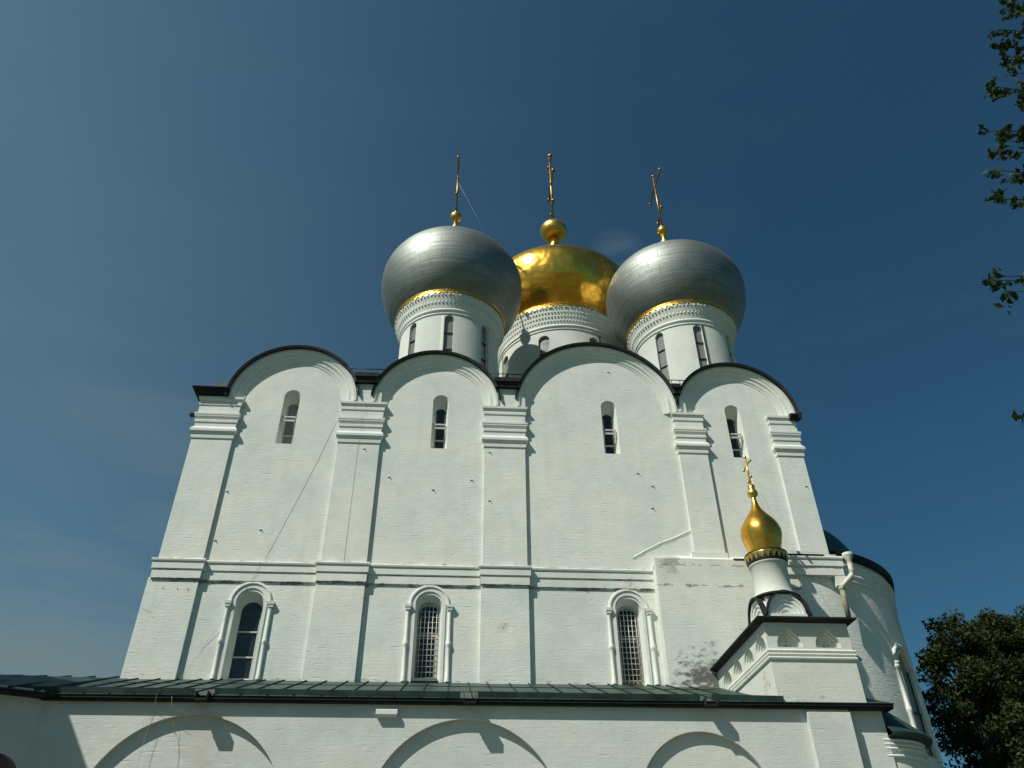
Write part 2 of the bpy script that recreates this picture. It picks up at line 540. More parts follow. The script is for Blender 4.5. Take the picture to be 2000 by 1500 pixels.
# ================================================================== GROUND
g = MB()
g.face([(-900, -900, 0), (900, -900, 0), (900, 900, 0), (-900, 900, 0)])
gm, n, l, b = mat('lawn')
geo = n.new('ShaderNodeNewGeometry')
no = N(n, 'ShaderNodeTexNoise', Scale=0.8, Detail=8.0, Roughness=0.7)
l.new(geo.outputs['Position'], no.inputs['Vector'])
l.new(ramp(n, l, no.outputs['Fac'], [(0.3, (0.03, 0.045, 0.015)), (0.7, (0.09, 0.10, 0.04))]), b.inputs['Base Color'])
b.inputs['Roughness'].default_value = 0.95
o = g.build('ground', gm)
o['kind'] = 'structure'
g = MB()
g.box(-15, 22, 14.5, 21.0, -0.2, 0.02)
g.box(-1.5, 2.0, -30, 14.5, -0.2, 0.02)
pm, n, l, b = mat('paving')
geo = n.new('ShaderNodeNewGeometry')
no = N(n, 'ShaderNodeTexNoise', Scale=3.0, Detail=6.0)
l.new(geo.outputs['Position'], no.inputs['Vector'])
l.new(ramp(n, l, no.outputs['Fac'], [(0.3, (0.16, 0.15, 0.13)), (0.7, (0.26, 0.25, 0.22))]), b.inputs['Base Color'])
b.inputs['Roughness'].default_value = 0.9
o = g.build('path', pm)
o['kind'] = 'structure'

# ================================================================== CATHEDRAL
CB = (1.9, 30.0, 0.0)
cath = thing('cathedral', 'tall white cathedral with round gables under two silver onion domes and a gold one', 'cathedral', CB)
YF, YW = 30.0, 30.135          # pilaster front, wall plane
ZC = 22.55                    # cap top / springing of the gables
XW0, XW1 = -11.80, 15.50
YB = 53.0
PIL = [(-11.80, -10.06), (-5.48, -3.66), (0.98, 2.80), (9.80, 11.10), (14.36, 15.56)]
GAB = [(-7.79, 2.99, 0.70), (-1.29, 3.0, 0.66), (6.22, 3.88, 0.62), (12.86, 2.92, 0.70)]
UPW = [-7.86, -1.06, 6.78, 12.71]
LOW = [(-7.94, 13.0), (-1.07, 13.0), (6.80, 13.0)]

TIES = [(-4.25, 20.05), (-3.06, 18.75), (-1.14, 18.18), (0.49, 18.71), (1.26, 20.06), (1.28, 17.66), (-9.75, 17.84), (-9.76, 15.6), (-8.05, 16.12), (7.86, 19.29),
        (8.33, 17.58), (8.46, 18.66), (15.37, 18.8), (6.99, 24.91), (-11.3, 13.55), (-10.75, 13.53), (-10.35, 13.52)]

# ---- main wall with window recesses
wall = MB()
outer = [(XW0, 0), (XW0, ZC)]
for i, (cx, rr, bw) in enumerate(GAB):
    r2 = rr - 0.14
    s0 = 1.0 / r2 if i > 0 else 0.0
    s1 = 1.0 / r2 if i < 3 else 0.0
    a0, a1 = PI - math.asin(s0), math.asin(s1)
    for k in range(25):
        a = a0 + (a1 - a0) * k / 24
        outer.append((cx + r2 * math.cos(a), ZC + r2 * math.sin(a)))
outer += [(XW1, ZC), (XW1, 0)]
# the last gable springs a little past the corner: keep the outline monotone
outer = [(min(max(x, XW0), XW1), z) for x, z in outer]
holes = []
niches = []
for cx in UPW:
    o1 = arch_loop(cx, 20.30, 22.86, 0.36)
    i1 = arch_loop(cx, 20.34, 22.55, 0.235)
    niches.append((o1, i1, 0.55))
    holes.append(o1)
for cx, zs in LOW:
    o1 = arch_loop(cx, 10.13, zs, 0.53)
    i1 = arch_loop(cx, 10.30, zs - 0.12, 0.385)
    niches.append((o1, i1, 0.50))
    holes.append(o1)
wall.holed(outer, holes, YW)
for o1, i1, dep in niches:
    nn = len(o1)
    wall.idx([(x, YW, z) for x, z in o1] + [(x, YW + dep, z) for x, z in i1],
             [(k, (k + 1) % nn, nn + (k + 1) % nn, nn + k) for k in range(nn)])
wall.face([(XW0, YW, 0), (XW0, YB, 0), (XW0, YB, ZC), (XW0, YW, ZC)])
wall.face([(XW1, YW, 0), (XW1, YB, 0), (XW1, YB, ZC), (XW1, YW, ZC)])
wall.face([(XW0, YB, 0), (XW1, YB, 0), (XW1, YB, ZC), (XW0, YB, ZC)])
wall.build('wall', WALL, cath, CB)
# spandrels between the gables
for i in range(3):
    sp = MB()
    x0 = GAB[i][0] + GAB[i][1] - 0.5
    x1 = GAB[i + 1][0] - GAB[i + 1][1] + 0.5
    sp.box(x0, x1, 29.93, 30.9, ZC - 0.01, 23.84)
    sp.build('spandrel', WALL, cath, CB)

# ---- pilasters with their moulded caps
CAP = [(0.0, 20.36), (0.05, 20.38), (0.06, 20.52), (0.02, 20.56), (0.10, 20.62), (0.155, 20.70), (0.16, 20.80), (0.135, 20.86), (0.03, 20.98), (0.03, 21.16),
       (0.03, 21.18), (0.075, 21.20), (0.08, 21.30), (0.055, 21.33), (0.075, 21.38), (0.125, 21.48), (0.13, 21.53), (0.13, 21.55), (0.15, 21.57), (0.15, 21.66), (0.03, 21.70),
       (0.03, 22.10), (0.075, 22.12), (0.08, 22.24), (0.055, 22.27), (0.08, 22.32), (0.145, 22.42), (0.15, 22.53), (0.03, 22.552)]
for i, (x0, x1) in enumerate(PIL):
    p = MB()
    zb = 15.0 if i == 3 else (14.0 if i < 3 else 15.3)
    p.box(x0, x1, YF, YW + 0.3, zb, 20.4)
    if i < 3:
        e = 0.16 if i == 0 else 0.05
        p.box(x0 - e, x1 + 0.03, YF - 0.025, YW + 0.3, 0, 13.95)
        p.box(x0 + 0.002, x1 - 0.002, YF + 0.004, YW + 0.3, 13.94, 14.02)
    if i == 0:      # its west return
        p.box(x0 - 0.05, x0 + 0.2, YF + 0.25, YF + 1.8, 14.0, 20.4)
    q = p.build('pilaster', WALL, cath, CB)
    c = MB()
    c.rectloft(x0, x1, YF, YW + 0.3, [(p_ * 0.84, z_) for p_, z_ in CAP])
    c.build('capital', TRIM, q, CB)

# ---- string course: bays and pilasters
STR = [(0.0, 13.90), (0.07, 13.92), (0.075, 14.22), (0.045, 14.25), (0.115, 14.30), (0.12, 14.52), (0.085, 14.55), (0.16, 14.60), (0.175, 14.66), (0.15, 14.71), (0.0, 14.74)]
st = MB()
for i in range(3):
    x0, x1 = PIL[i]
    st.rectloft(x0, x1, YF - 0.03, YW + 0.1, STR)
for x0, x1 in ((PIL[0][1] + 0.17, PIL[1][0] - 0.17), (PIL[1][1] + 0.17, PIL[2][0] - 0.17), (PIL[2][1] + 0.17, 7.88)):
    st.rectloft(x0, x1, YW, YW + 0.1, STR)
STR2 = [(0.0, z + 0.50) if p == 0 else (p, z + 0.50) for p, z in STR]
st.rectloft(12.25, 15.62, 29.52, YW + 0.4, STR2)
st.build('string_course', TRIM, cath, CB)
# thin lead flashing on the east run
fl = MB()
fl.box(11.2, 12.2, 29.46, 29.62, 15.032, 15.052)
fl.box(12.2, 15.0, 29.33, YW, 15.243, 15.262)
fl.build('flashing', IRON, cath, CB)
# thicker lower wall on the east bay and the blocked-up buttress
bt = MB()
bt.rectloft(7.93, 12.25, 29.50, YW + 0.1, [(0, 0), (0, 14.4), (0.0, 14.62), (0, 15.02), (-0.16, 15.10), (-0.42, 15.32)])
bt.box(9.6, 11.12, 29.80, YW, 15.1, 15.45)
bt.box(12.25, 13.8, 29.54, YW + 0.1, 0, 14.41)
bt.build('buttress', WALL, cath, CB)
# scar of an older roof line on the third bay
sc = MB()
pts = [(7.2, 15.33), (7.7, 15.62), (8.4, 16.0), (9.1, 16.28), (9.78, 16.62)]
for (xa, za), (xb, zb_) in zip(pts, pts[1:]):
    sc.face([(xa, YW, za), (xb, YW, zb_), (xb, YW - 0.04, zb_ - 0.04), (xa, YW - 0.03, za - 0.04)])
    sc.face([(xa, YW - 0.03, za - 0.04), (xb, YW - 0.04, zb_ - 0.04), (xb, YW, zb_ - 0.22), (xa, YW, za - 0.16)])
sc.build('roof_scar', WALL, cath, CB)

# ---- round gables: stepped archivolt, dark roof rim, barrel roof behind
for i, (cx, rr, bw) in enumerate(GAB):
    ro = rr - 0.12
    k = bw / 0.68
    prof = [(ro, 30.4), (ro, 29.86), (ro - 0.11 * k, 29.86), (ro - 0.12 * k, 29.885), (ro - 0.17 * k, 29.90), (ro - 0.22 * k, 29.92), (ro - 0.235 * k, 29.955), (ro - 0.33 * k, 29.962), (ro - 0.385 * k, 29.99),
            (ro - 0.40 * k, 30.035), (ro - 0.50 * k, 30.048), (ro - 0.555 * k, 30.06), (ro - 0.57 * k, 30.092), (ro - 0.64 * k, 30.10), (ro - 0.68 * k, 30.115), (ro - 0.69 * k, 30.19), (ro - 0.4, 30.4)]
    z = MB()
    z.sweep_arc(prof, cx, ZC + 0.003, 0.0, PI, 56)
    gab = z.build('gable_arch', TRIM, cath, CB)
    t = MB()
    a1 = 0.0 if i == 3 else math.asin(0.98 / rr)
    a0 = PI if i == 0 else PI - math.asin(0.98 / rr)
    rp = [(ro + 0.002, 29.95), (ro + 0.002, 29.72), (rr, 29.68), (rr, 36.2), (ro, 36.2)]
    t.sweep_arc(rp, cx, ZC, a1, a0, 48)
    if i == 3:
        t.obox((cx + rr - 0.06, 29.72, ZC - 0.14), (0.06, 0, -0.02), (0, 0.15, 0), (0.02, 0, 0.15))
    t.build('roof_rim', DARK, gab, CB)

rf = MB()
for cx, rr, bw in GAB:
    rf.sweep_arc([(rr + 0.015, 29.76), (rr + 0.015, 52.8), (rr - 0.05, 52.8), (rr - 0.05, 29.76)], cx, ZC, 0.12, PI - 0.12, 40, smooth=False)
for yc, rr in ((33.9, 3.0), (41.5, 3.8), (49.2, 3.0)):
    for sgn in (-1, 1):
        x0, x1 = (XW0 - 0.25, -6.0) if sgn < 0 else (10.0, XW1 + 0.3)
        rows = []
        for j in range(25):
            a = PI * j / 24
            rows.append([(x0, yc + rr * math.cos(a), ZC + rr * math.sin(a)), (x1, yc + rr * math.cos(a), ZC + rr * math.sin(a))])
        rf.grid(rows)
rf.box(XW0 + 0.6, XW1 - 0.6, 31.2, 52.5, ZC - 0.2, 24.6)
rf.build('roof', GREEN, cath, CB)
# west and east eaves slabs
ea = MB()
ea.rectloft(-12.05, -10.62, 29.78, 53.3, [(-0.06, 22.56), (0.02, 22.70), (0.10, 22.84), (0.20, 22.86), (0.20, 22.90), (0.0, 22.95)], right=False)
ea.obox((-12.22, 30.6, 21.98), (0.16, 0, 0.02), (0, 0.12, 0), (0, 0, 0.05))
ea.build('eaves', DARK, cath, CB)
ea = MB()
ea.rectloft(15.3, 15.68, 29.75, 53.3, [(-0.05, 22.30), (0.12, 22.42), (0.16, 22.44), (0.16, 22.50), (0, 22.57)], left=False)
ea.build('eaves', DARK, cath, CB)
# valley gutters with a low rail
for i in range(3):
    ca, ra, _ = GAB[i]
    cb_, rb, _ = GAB[i + 1]
    da = math.sqrt(ra * ra - 1.02 ** 2)
    db = math.sqrt(rb * rb - 1.02 ** 2)
    x0, x1 = ca + da - 0.03, cb_ - db + 0.03
    g_ = MB()
    g_.rectloft(x0, x1, 29.74, 32.5, [(-0.02, 23.55), (0.06, 23.84), (0.10, 23.82), (0.12, 24.02), (0.0, 24.04)])
    gut = g_.build('valley_gutter', DARK, cath, CB)
    r_ = MB()
    h = 24.42
    xa = ca + math.sqrt(ra * ra - (h - ZC) ** 2)
    xb = cb_ - math.sqrt(rb * rb - (h - ZC) ** 2)
    r_.tube([(xa - 0.05, 29.9, h), (xb + 0.05, 29.9, h)], 0.025, 6)
    for t_ in (0.3, 0.72):
        xp = xa + (xb - xa) * t_
        r_.tube([(xp, 29.9, 24.0), (xp, 29.9, h)], 0.016, 6)
    r_.build('rail', IRON, gut, CB)

# ---- small iron ties left in the brickwork
for k, (x, z) in enumerate(TIES):
    t = MB()
    on_p = any(a <= x <= b_ for a, b_ in PIL)
    y = YF if on_p else YW
    t.tube([(x, y + 0.02, z), (x, y - 0.03, z - 0.005), (x + 0.01, y - 0.035, z - 0.05)], 0.016, 5)
    t.obox((x - 0.05, y - 0.004, z + 0.01), (0.05, 0, 0.012), (0, 0.006, 0), (-0.006, 0, 0.018))
    t.build('iron_tie', IRON, cath, CB)

# ---- upper slit windows
for i, cx in enumerate(UPW):
    yb = YW + 0.55
    f = MB()
    f.idx(*((lambda L: ([(x, yb - 0.012, z) for x, z in L], [tuple(range(len(L)))]))(arch_loop(cx, 20.34, 22.55, 0.235))), m=1)
    z1 = 21.55 if i else 21.7
    for zz in (21.02, z1 + 0.2):
        f.box(cx - 0.235, cx + 0.235, yb - 0.06, yb - 0.014, zz - 0.03, zz + 0.03)
    for dx in (-0.215, 0.215):
        f.box(cx + dx - 0.02, cx + dx + 0.02, yb - 0.05, yb - 0.014, 20.35, 22.5)
    win = f.build('slit_window', [FRAME, GLASS if i else GREYP], cath, CB)
    s = MB()                                # open casement leaf swung out of the opening
    x0, x1 = (cx - 0.31, cx + 0.27)
    for zz in (z1 - 0.10, z1 + 0.10):
        s.box(x0, x1, YW + 0.10, YW + 0.15, zz - 0.035, zz + 0.03)
    s.box(x1 - 0.03, x1, YW + 0.16, yb, z1 + 0.085, z1 + 0.12)
    s.tube([(x1 - 0.02, YW + 0.13, z1 - 0.1), (x1 - 0.06, yb - 0.1, z1 - 0.42)], 0.014, 6)
    s.build('casement', FRAME, win, CB)

# ---- lower windows with column surrounds
def surround_flat(cx, zs, zb, parent):
    a = MB()
    rad = 0.70
    a.sweep_arc([(rad + 0.10, YW + 0.02), (rad + 0.10, YW - 0.05), (rad + 0.07, YW - 0.085), (rad + 0.01, YW - 0.09), (rad - 0.005, YW - 0.05), (rad - 0.05, YW - 0.045), (rad - 0.165, YW - 0.045), (rad - 0.17, YW + 0.02)], cx, zs + 0.11, 0, PI, 32)
    for sg in (-1, 1):
        xa, xb = sorted((cx + sg * (rad - 0.17), cx + sg * (rad - 0.06)))
        a.box(xa, xb, YW - 0.043, YW + 0.02, zb, zs + 0.10)
    arc = a.build('window_surround', TRIM, parent, CB)
    for sg in (-1, 1):
        c = MB()
        x = cx + sg * 0.81
        pr = [(0.095, zb), (0.105, zb + 0.06), (0.08, zb + 0.10), (0.092, zb + 0.14), (0.070, zb + 0.18), (0.068, zb + 1.27), (0.070, zb + 1.28), (0.098, zb + 1.34), (0.108, zb + 1.40), (0.098, zb + 1.46), (0.070, zb + 1.52), (0.064, zs - 0.12)]
        pr = [(r_, z_ if z_ < zs - 0.12 else zs - 0.12) for r_, z_ in pr]
        c.lathe(pr, x, YW - 0.04, 14)
        c.rectloft(x - 0.09, x + 0.09, YW - 0.13, YW + 0.03, [(0, zs - 0.13), (0.01, zs - 0.06), (-0.01, zs - 0.04), (0.03, zs - 0.02), (0.04, zs + 0.09), (0, zs + 0.105)])
        c.build('colonnette', TRIM, parent, CB)

for i, (cx, zs) in enumerate(LOW):
    yb = YW + 0.50
    f = MB()
    inner = arch_loop(cx, 10.30, zs - 0.12, 0.385)
    f.idx([(x, yb - 0.012, z) for x, z in inner], [tuple(range(len(inner)))], m=1)
    if i == 0:
        for zz in (11.12, 12.08):
            f.box(cx - 0.385, cx + 0.385, yb - 0.06, yb - 0.014, zz - 0.025, zz + 0.025)
        f.box(cx - 0.385, cx + 0.385, yb - 0.06, yb - 0.014, 10.30, 10.34)
        f.box(cx + 0.36, cx + 0.385, yb - 0.05, yb - 0.014, 10.34, zs - 0.1)
    else:
        f.box(cx - 0.385, cx + 0.385, yb - 0.05, yb - 0.014, 12.02, 12.09, m=0)
        f.box(cx + 0.27, cx + 0.385, yb - 0.05, yb - 0.014, 10.31, 12.02 if i == 1 else 12.6, m=0 if i == 1 else 2)
        f.box(cx - 0.385, cx + 0.27, yb - 0.05, yb - 0.014, 10.31, 10.45, m=0 if i == 1 else 2)
        f.box(cx - 0.385, cx - 0.33, yb - 0.05, yb - 0.014, 10.45, 12.02, m=2)
    win = f.build('arched_window', [FRAME, GLASS, WOOD], cath, CB)
    surround_flat(cx, zs, 10.16, win)
    if i:
        gr = MB()
        yg = yb - 0.16
        for k in range(-2, 3):
            x = cx + k * 0.155
            if abs(k) == 2: zt = zs + 0.08
            else: zt = zs - 0.1 + math.sqrt(max(0.02, 0.40 ** 2 - (k * 0.155) ** 2))
            gr.tube([(x, yg, 10.32), (x, yg, zt)], 0.0155, 6)
        zz = 10.42
        while zz < zs + 0.25:
            hw = 0.40 if zz < zs - 0.1 else math.sqrt(max(0.0, 0.41 ** 2 - (zz - zs + 0.1) ** 2))
            gr.tube([(cx - hw, yg + 0.012, zz), (cx + hw, yg + 0.012, zz)], 0.0145, 6)
            zz += 0.212
        pts = [(x, yg, z) for x, z in arch_loop(cx, 10.33, zs - 0.12, 0.40)]
        gr.tube(pts, 0.018, 6)
        gr.build('grille', FRAME, win, CB)
    if i == 1:
        sl = MB()
        sl.rectloft(cx - 0.48, cx + 0.48, YW - 0.14, YW + 0.42, [(0.0, 10.15), (0.02, 10.17), (-0.05, 10.29)])
        sl.build('sill', GREEN, win, CB)

# ---- drums and onion domes
def cyl_wall(mb, cx, cy, rad, zb, zt, wins, dep, a0=0, a1=2 * PI, m=0, step=R(4.5)):
    """cylinder wall with arched openings: wins = (angle, half width angle, z bottom, z spring)"""
    marks = []
    for (wa, hw, z0, zs) in wins:
        marks.append((wa - hw, wa + hw, z0, zs))
    marks.sort()
    def P(a, z, r=rad): return (cx + r * math.cos(a), cy + r * math.sin(a), z)
    def solid(s, e):
        k = max(1, int(math.ceil((e - s) / step)))
        for j in range(k):
            u, v = s + (e - s) * j / k, s + (e - s) * (j + 1) / k
            mb.idx([P(u, zb), P(v, zb), P(v, zt), P(u, zt)], [(0, 1, 2, 3)], m, True)
    cur = a0
    for s, e, z0, zs in marks:
        solid(cur, s)
        K = 10
        rise = (e - s) / 2 * rad
        top = [zs + rise * math.sin(PI * j / K) for j in range(K + 1)]
        an = [s + (e - s) * (1 - math.cos(PI * j / K)) / 2 for j in range(K + 1)]
        for j in range(K):
            u, v = an[j], an[j + 1]
            mb.idx([P(u, top[j]), P(v, top[j + 1]), P(v, zt), P(u, zt)], [(0, 1, 2, 3)], m, True)
            mb.idx([P(u, zb), P(v, zb), P(v, z0), P(u, z0)], [(0, 1, 2, 3)], m, True)
            mb.face([P(u, top[j], rad - 0.002), P(v, top[j + 1], rad - 0.002), P(v, top[j + 1], rad - dep), P(u, top[j], rad - dep)], m)
        mb.face([P(s, z0, rad - 0.002), P(s, zs, rad - 0.002), P(s, zs, rad - dep), P(s, z0, rad - dep)], m)
        mb.face([P(e, z0, rad - 0.002), P(e, zs, rad - 0.002), P(e, zs, rad - dep), P(e, z0, rad - dep)], m)
        mb.face([P(s, z0, rad - 0.002), P(e, z0, rad - 0.002), P(e, z0, rad - dep), P(s, z0, rad - dep)], m)
        cur = e
    solid(cur, a1)

def cyl_pane(cx, cy, rad, wa, hw, z0, zs, bars, mats, parent, bar_w=0.03, name='drum_window', base=CB, edge=True):
    f = MB()
    K = 10
    def P(a, z, r): return (cx + r * math.cos(a), cy + r * math.sin(a), z)
    rise = hw * rad
    an = [wa - hw * math.cos(PI * j / K) for j in range(K + 1)]
    top = [zs + rise * math.sin(PI * j / K) for j in range(K + 1)]
    loop = [P(a, z0, rad) for a in an] + [P(a, t, rad) for a, t in zip(reversed(an), reversed(top))]
    f.face(loop, 1)
    tz = Vector((-math.sin(wa), math.cos(wa), 0))
    rz = Vector((math.cos(wa), math.sin(wa), 0))
    for zb in bars:
        f.obox(P(wa, zb, rad + 0.03), tz * (hw * rad), rz * 0.025, (0, 0, bar_w))
    if edge:
        for sg in (-1, 1):
            f.obox(P(wa + sg * hw * 0.93, (z0 + zs) / 2, rad + 0.02), tz * 0.02, rz * 0.02, (0, 0, (zs - z0) / 2))
    return f.build(name, mats, parent, base)

def cross(mb, cx, cy, z0, z1, r, half, frac=0.78, top=False):
    """three-barred cross standing in the plane that runs along the y axis"""
    H = z1 - z0
    mb.tube([(cx, cy, z0), (cx, cy, z1)], r, 8)
    def bar(z, h, tilt=0.0):
        a = (cx, cy - h, z + tilt)
        b_ = (cx, cy + h, z - tilt)
        mb.tube([a, b_], r * 0.92, 8)
        for e in (a, b_):
            mb.lathe([(0.02, e[2] - r * 1.9), (r * 1.6, e[2] - r), (r * 1.9, e[2]), (r * 1.6, e[2] + r), (0.02, e[2] + r * 1.9)], e[0], e[1], 8)
    bar(z0 + H * frac, half)
    if top: bar(z0 + H * 0.91, half * 0.4)
    bar(z0 + H * 0.23, half * 0.40, half * 0.09)
    mb.lathe([(0.02, z1 - r * 1.9), (r * 1.6, z1 - r), (r * 1.9, z1), (r * 1.6, z1 + r), (0.02, z1 + r * 1.9)], cx, cy, 8)

def fringe(cx, cy, rad, z0, z1, teeth, parent, base, th=0.05, flare=0.0, mt=None, frac=0.45, rim=True):
    f = MB()
    n = teeth * 2
    zt = z0 + (z1 - z0) * frac
    def P(a, z, r): return (cx + r * math.cos(a), cy + r * math.sin(a), z)
    def rr(z): return rad + flare * (z - z0) / (z1 - z0)
    for j in range(teeth):
        a, c, b_ = 2 * PI * j / teeth, 2 * PI * (j + 0.5) / teeth, 2 * PI * (j + 1) / teeth
        f.face([P(a, zt, rr(zt)), P(c, z0, rr(z0)), P(b_, zt, rr(zt)), P(c, zt + (z1 - zt) * 0.25, rr(zt) + 0.01)])
        f.face([P(a, zt, rr(zt)), P(c, zt + (z1 - zt) * 0.25, rr(zt) + 0.01), P(b_, zt, rr(zt)), P(b_, z1, rr(z1)), P(c, z1, rr(z1)), P(a, z1, rr(z1))])
    if rim: f.lathe([(rad + flare - 0.02, z1 - 0.05), (rad + flare + 0.03, z1 - 0.03), (rad + flare + 0.03, z1 + 0.02), (rad + flare - 0.1, z1 + 0.03)], cx, cy, 96)
    return f.build('gold_fringe', mt or GOLDT, parent, base)

def drum(name, cx, cy, rad, zb, zcor, zring, rring, wins, dome, dmat, fin, seed_rows, label=None, panes=None):
    mb = MB(('cyl', cx, cy, rad))
    cyl_wall(mb, cx, cy, rad, zb, zcor + 0.1, wins, 0.16)
    d = mb.build('drum', DWALL, cath, CB)
    if label: d['label'] = label
    # cornice: torus mouldings, then rows of dentils flaring out under the fringe
    c = MB(('cyl', cx, cy, rad))
    zs0, zs1 = zcor + 0.40, zring - 0.16
    rs0, rs1 = rad + 0.02, rring - 0.05
    pf = [(rad, zcor - 0.06), (rad + 0.04, zcor - 0.05), (rad + 0.05, zcor + 0.02), (rad + 0.015, zcor + 0.05), (rad + 0.03, zcor + 0.12), (rad + 0.09, zcor + 0.17), (rad + 0.11, zcor + 0.24), (rad + 0.08, zcor + 0.31), (rad + 0.02, zcor + 0.34), (rs0, zs0)]
    rows_ = []
    for q in range(seed_rows):
        za, zb2 = zs0 + (zs1 - zs0) * q / seed_rows, zs0 + (zs1 - zs0) * (q + 1) / seed_rows
        rr_ = rs0 + (rs1 - rs0) * (q + 1) / seed_rows
        pf += [(rr_, za + (zb2 - za) * 0.62), (rr_, zb2)]
        rows_.append((rr_, za + (zb2 - za) * 0.78, (zb2 - za) * 0.15))
    pf += [(rs1, zring + 0.05), (rad - 0.3, zring + 0.06)]
    c.lathe(pf, cx, cy, 72)
    for qi, (r0, zz, hs) in enumerate(rows_):
        cnt = int(2 * PI * r0 / 0.20)
        for j in range(cnt):
            a = 2 * PI * (j + 0.5 * (qi % 2)) / cnt
            e = Vector((math.cos(a), math.sin(a), 0))
            t_ = Vector((-math.sin(a), math.cos(a), 0))
            c.obox((cx + (r0 + 0.012) * e.x, cy + (r0 + 0.012) * e.y, zz), t_ * 0.045, e * 0.022, (0, 0, hs))
    c.build('cornice', TRIM, d, CB)
    fringe(cx, cy, rring, zring - 0.26, zring + 0.03, int(2 * PI * rring / 0.34), d, CB, frac=0.62)
    for wi, (wa, hw, z0_, zs) in enumerate(wins):
        hh = zs - z0_
        pn = cyl_pane(cx, cy, rad - 0.15, wa, hw * rad / (rad - 0.15), z0_, zs, [z0_ + hh * 0.38, z0_ + hh * 0.72], [IRON, GREYP], d, 0.018, edge=False)
    dr, ze, bb, cc, lowz, tip = dome
    prof = []
    t0 = -math.asin(min(0.99, (ze - lowz) / cc))
    for j in range(15):
        t = t0 + (0 - t0) * j / 14
        prof.append((dr * math.cos(t), ze + cc * math.sin(t)))
    for j in range(1, 13):
        t = R(38) * j / 12
        prof.append((dr * math.cos(t), ze + bb * math.sin(t)))
    ra, za = prof[-1]
    for fr, fz in ((0.90, 0.075), (0.78, 0.14), (0.60, 0.215), (0.42, 0.30), (0.28, 0.41), (0.19, 0.55), (0.13, 0.72), (0.10, 0.88), (0.09, 1.0)):
        prof.append((ra * fr, za + (tip - za) * fz))
    dm = MB(('cyl', cx, cy, dr))
    dm.lathe(prof, cx, cy, 72)
    dm.build('onion_dome', dmat, d, CB)
    rn, zbll, rb, fl, zc0, zc1, rc, half = fin
    f = MB()
    pr = [(rn * 1.15, tip - 0.4), (rn, tip + 0.1), (rn * 0.9, zbll - rb * fl * 0.95)]
    for j in range(13):
        t = -PI / 2 + PI * j / 12
        if rb * math.cos(t) > rn * 0.8 or j == 12:
            pr.append((max(0.05, rb * math.cos(t)), zbll + rb * fl * math.sin(t)))
    f.lathe(pr, cx, cy, 24)
    f.lathe([(rn * 0.6, zbll + rb * fl * 0.93), (rn * 0.95, zbll + rb * fl * 1.12), (rn * 0.8, zbll + rb * fl * 1.35), (rc, zbll + rb * fl * 1.5)], cx, cy, 16)
    f.build('finial', GOLDT, d, CB)
    x = MB()
    cross(x, cx, cy, zc0, zc1, rc, half, 0.78 if rc < 0.08 else 0.55, rc > 0.08)
    x.build('cross', CROSSM, d, CB)
    return d

def guy(cx, cy, pts, parent):
    g_ = MB()
    g_.tube([(cx + a, cy + b_, z) for a, b_, z in pts], 0.007, 4)
    g_.build('guy_wire', ROPE, parent, CB)

W8 = lambda off, rad, w, z0, zs: [(R(off + 45 * k), w / 2 / rad, z0, zs) for k in range(8)]
SD = (4.17, 34.32, 3.21, 4.3, 31.36, 39.7)
SF = (0.15, 40.75, 0.38, 0.95, 41.1, 46.1, 0.055, 1.45)
DR = 2.75
wl_ = W8(0, DR, 0.50, 26.4, 29.66)
dl = drum('drum', -0.95, 34.8, DR, 24.0, 30.02, 31.36, 3.16, wl_, SD, SILVER, SF, 2, 'white drum with silver dome over the second gable')
guy(-0.95, 34.8, [(0, 0, 44.3), (1.2, -0.2, 41.0), (2.75, -0.3, 37.1)], dl)
drum('drum', 12.55, 34.8, DR, 24.0, 30.02, 31.36, 3.16, wl_, (4.15, 34.25, 3.0, 4.3, 31.36, 39.3), SILVER, (0.17, 40.35, 0.36, 0.9, 40.7, 45.9, 0.058, 1.50), 2, 'white drum with silver dome over the rightmost gable')
drum('drum', -0.95, 48.6, DR, 24.0, 30.02, 31.36, 3.16, wl_, SD, SILVER, SF, 2, 'rear drum with silver dome hidden behind the front ones')
drum('drum', 12.55, 48.6, DR, 24.0, 30.02, 31.36, 3.16, wl_, SD, SILVER, SF, 2, 'rear drum with silver dome on the apse side')
GR = 4.15
drum('drum', 6.40, 41.5, GR, 24.0, 33.85, 35.60, 4.55, W8(22.5, GR, 0.72, 29.4, 33.1), (5.5, 39.1, 3.4, 4.65, 35.60, 45.6), GOLD,
     (0.30, 47.2, 1.05, 0.82, 48.0, 56.4, 0.085, 1.5), 4, 'widest white drum with the gilded central dome')

# ---- apse on the east end
AX, AY, AR = 13.64, 36.25, 6.70
ap = MB(('cyl', AX, AY, AR))
awins = [(R(-48.2), 0.60 / AR, 8.0, 11.25), (R(0), 0.56 / AR, 8.0, 11.25)]
cyl_wall(ap, AX, AY, AR, 0, 15.5, awins, 0.16, R(-90), R(80))
apse = ap.build('apse', AWALL, cath, CB)
c = MB(('cyl', AX, AY, AR))
A0, A1 = R(-73.0), R(80)
c.lathe([(AR, 14.30), (AR + 0.05, 14.32), (AR + 0.05, 14.5), (AR + 0.02, 14.52), (AR + 0.08, 14.60), (AR + 0.09, 14.72), (AR + 0.04, 14.75), (AR + 0.10, 14.98), (AR + 0.14, 15.02), (AR + 0.14, 15.10), (AR + 0.06, 15.14), (AR + 0.06, 15.5)], AX, AY, 60, A0, A1)
c.build('cornice', TRIM, apse, CB)
c = MB(('cyl', AX, AY, AR))
c.lathe([(AR, 15.30), (AR + 0.20, 15.33), (AR + 0.25, 15.62), (AR - 1.6, 16.05)], AX, AY, 60, A0, A1, smooth=False)
